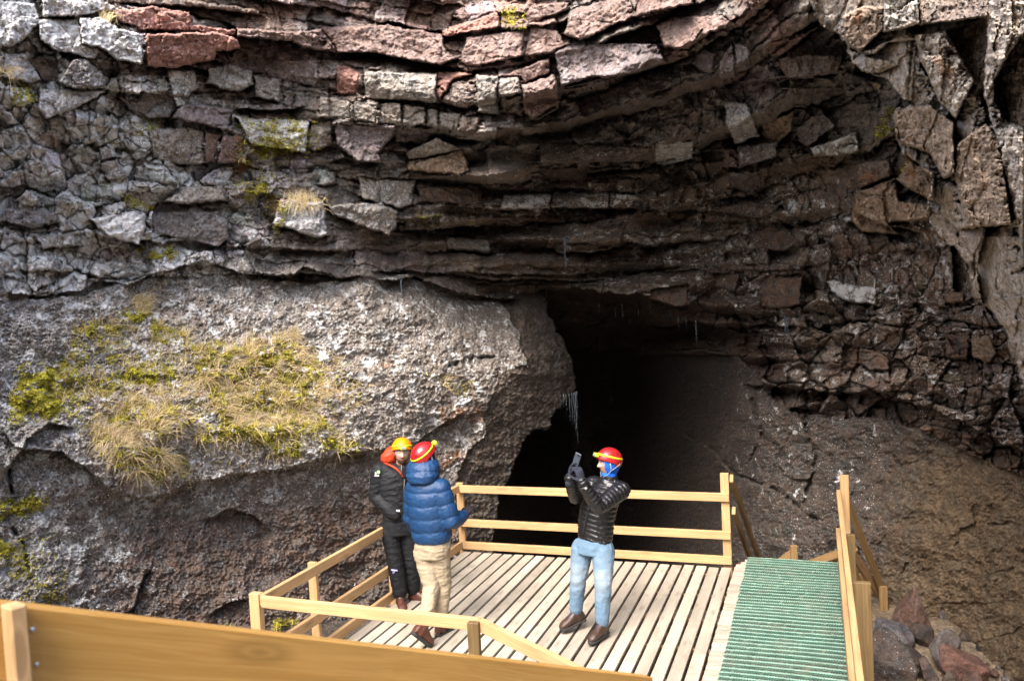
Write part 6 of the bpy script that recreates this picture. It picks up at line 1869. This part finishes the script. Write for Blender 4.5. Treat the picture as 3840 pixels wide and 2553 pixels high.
eyes(p3, headB, headc, 1.13)
# hair under the helmet
q = MB()
for s in (-1, 1):
    q.add(*loft([(loc(headB, headc, (s * .078, .000, .045)), headB @ Vector((1, 0, 0)), headB @ Vector((0, 1, 0)), .010, .045), (loc(headB, headc, (s * .080, -.008, .01)), headB @ Vector((1, 0, 0)), headB @ Vector((0, 1, 0)), .010, .040), (loc(headB, headc, (s * .078, -.02, -.03)), headB @ Vector((1, 0, 0)), headB @ Vector((0, 1, 0)), .008, .028)], 14))
q.add(*loft([(loc(headB, headc, (0, -.03, .05)), headB @ Vector((1, 0, 0)), headB @ Vector((0, 1, 0)), .080, .075), (loc(headB, headc, (0, -.045, -.01)), headB @ Vector((1, 0, 0)), headB @ Vector((0, 1, 0)), .076, .062), (loc(headB, headc, (0, -.05, -.06)), headB @ Vector((1, 0, 0)), headB @ Vector((0, 1, 0)), .06, .045)], 20))
link('hair', q.mesh('hair', True), M_HAIR, p3)
helmet(p3, headB @ Matrix.Rotation(0.05, 3, 'X'), headc, M_HORA, 1.17, edge_front=0.022, edge_back=-.03, chin=False, lamp=(-.012, -.012))
me = remeshed('jacket', [loft(torso, 22), limb([shR, elR, wrR, V3(wrR) + V3((.05, .0, -.04))], [.092, .080, .064, .058]), limb([shL, elL, wrL], [.090, .076, .055]), limb([shR, J(1491, 1768, 0), shL], [.086, .092, .086])], 0.009, 5)
crease(me, 0.012, (6, 6, 15), 14)
jk = link('jacket', me, M_BLKS, p3)
# orange-lined hood lying open behind the neck and round the collar
hB = [(J(1462, 1737, .12), .05, .05), (J(1458, 1724, .11), .088, .07), (J(1460, 1706, .11), .092, .07), (J(1467, 1688, .12), .074, .058), (J(1476, 1672, .15), .04, .04)]
me = remeshed('hood', [loft([(c, lat, fwd2, a, b_) for c, a, b_ in hB], 18)], 0.008, 4); crease(me, .007, (14, 10, 18), 22)
link('hood', me, M_ORNG, jk)
q = MB(); q.tube([J(1440, 1735, -.02), J(1456, 1741, -.085), J(1478, 1752, -.135), J(1495, 1765, -.155), J(1513, 1790, -.165)], [.010, .012, .012, .009, .006], 8); link('collar_lining', q.mesh('collar_lining', True), M_ORNG, jk)
q = MB(); q.tube([J(1548, 1726, -.02), J(1545, 1740, -.09), J(1532, 1762, -.14), J(1518, 1790, -.165)], [.018, .017, .013, .008], 8); link('collar', q.mesh('collar', True), M_BLKS, jk)
q = MB(); q.tube([J(1517, 1795, -.163), J(1514, 1860, -.165), J(1511, 1925, -.150)], [(0.008, .004)] * 3, 6); link('zip', q.mesh('zip', True), M_BLACK, jk)
q = MB(); q.tube([J(1506, 1745, -.165), J(1504, 1775, -.17)], 0.0035, 6); link('drawcord', q.mesh('drawcord', True), M_GREYS, jk)
me = remeshed('trousers', [loft([(J(1497, 1935), lat, fwd2, .168, .125), (J(1497, 1960), lat, fwd2, .178, .13), (J(1497, 2000), lat, fwd2, .175, .125)], 20), limb([hipR, knR, anR], [.102, .088, .082]), limb([hipL, knL, anL], [.100, .086, .078])], 0.009, 4)
crease(me, 0.009, (6, 6, 13), 31)
tr = link('trousers', me, M_BLKS, p3)
boot(p3, J(1500, 2243, -.03), (.30, -.95, -.04), M_LEATR)
boot(p3, J(1555, 2222, .10), (.93, -.36, .0), M_LEATR)
# prints: sleeve badge, waistband label, knee mark
def decal(name, mat, parent, shapes, Yd):
    q = MB()
    for sh in shapes:
        f_ = [V3(at_y(x, y, Yd)) for x, y in sh]; k_ = len(f_)
        q.add(f_ + [p + Vector((0, .012, 0)) for p in f_], [tuple(range(k_)), tuple(range(k_, 2 * k_))[::-1]] + [(i, (i + 1) % k_, (i + 1) % k_ + k_, i + k_) for i in range(k_)])
    return link(name, q.mesh(name), mat, parent)
circ = lambda cx, cy, r: [(cx + r * math.cos(t * math.pi / 8), cy + r * math.sin(t * math.pi / 8)) for t in range(16)]
YS = Y3 - .03 - .108
decal('sleeve_badge', M_GREENP, jk, [circ(1419, 1770, 6.2)], YS)
decal('sleeve_badge', M_WHITE, jk, [[(1406, 1770), (1408.5, 1770), (1408.5, 1774), (1412, 1771.5), (1413, 1773.5), (1410, 1776), (1413, 1779), (1408.5, 1779), (1406, 1779)]] + [[(1404.5 + i * 3.6, 1780.5), (1407.2 + i * 3.6, 1780.5), (1407.2 + i * 3.6, 1786), (1404.5 + i * 3.6, 1786)] for i in range(5)], YS)
decal('waist_label', M_WHITE, tr, [[(1481, 1911), (1499, 1911.5), (1499, 1918), (1481, 1917)]], Y3 - .165)
decal('knee_print', M_LILAC, tr, [[(1467, 2134), (1490, 2137), (1490, 2140.5), (1467, 2138)], [(1473, 2139), (1475, 2139), (1474.5, 2150), (1472.5, 2150)], [(1478, 2140), (1480, 2140), (1479, 2147), (1477, 2147)]], Y3 - .130)
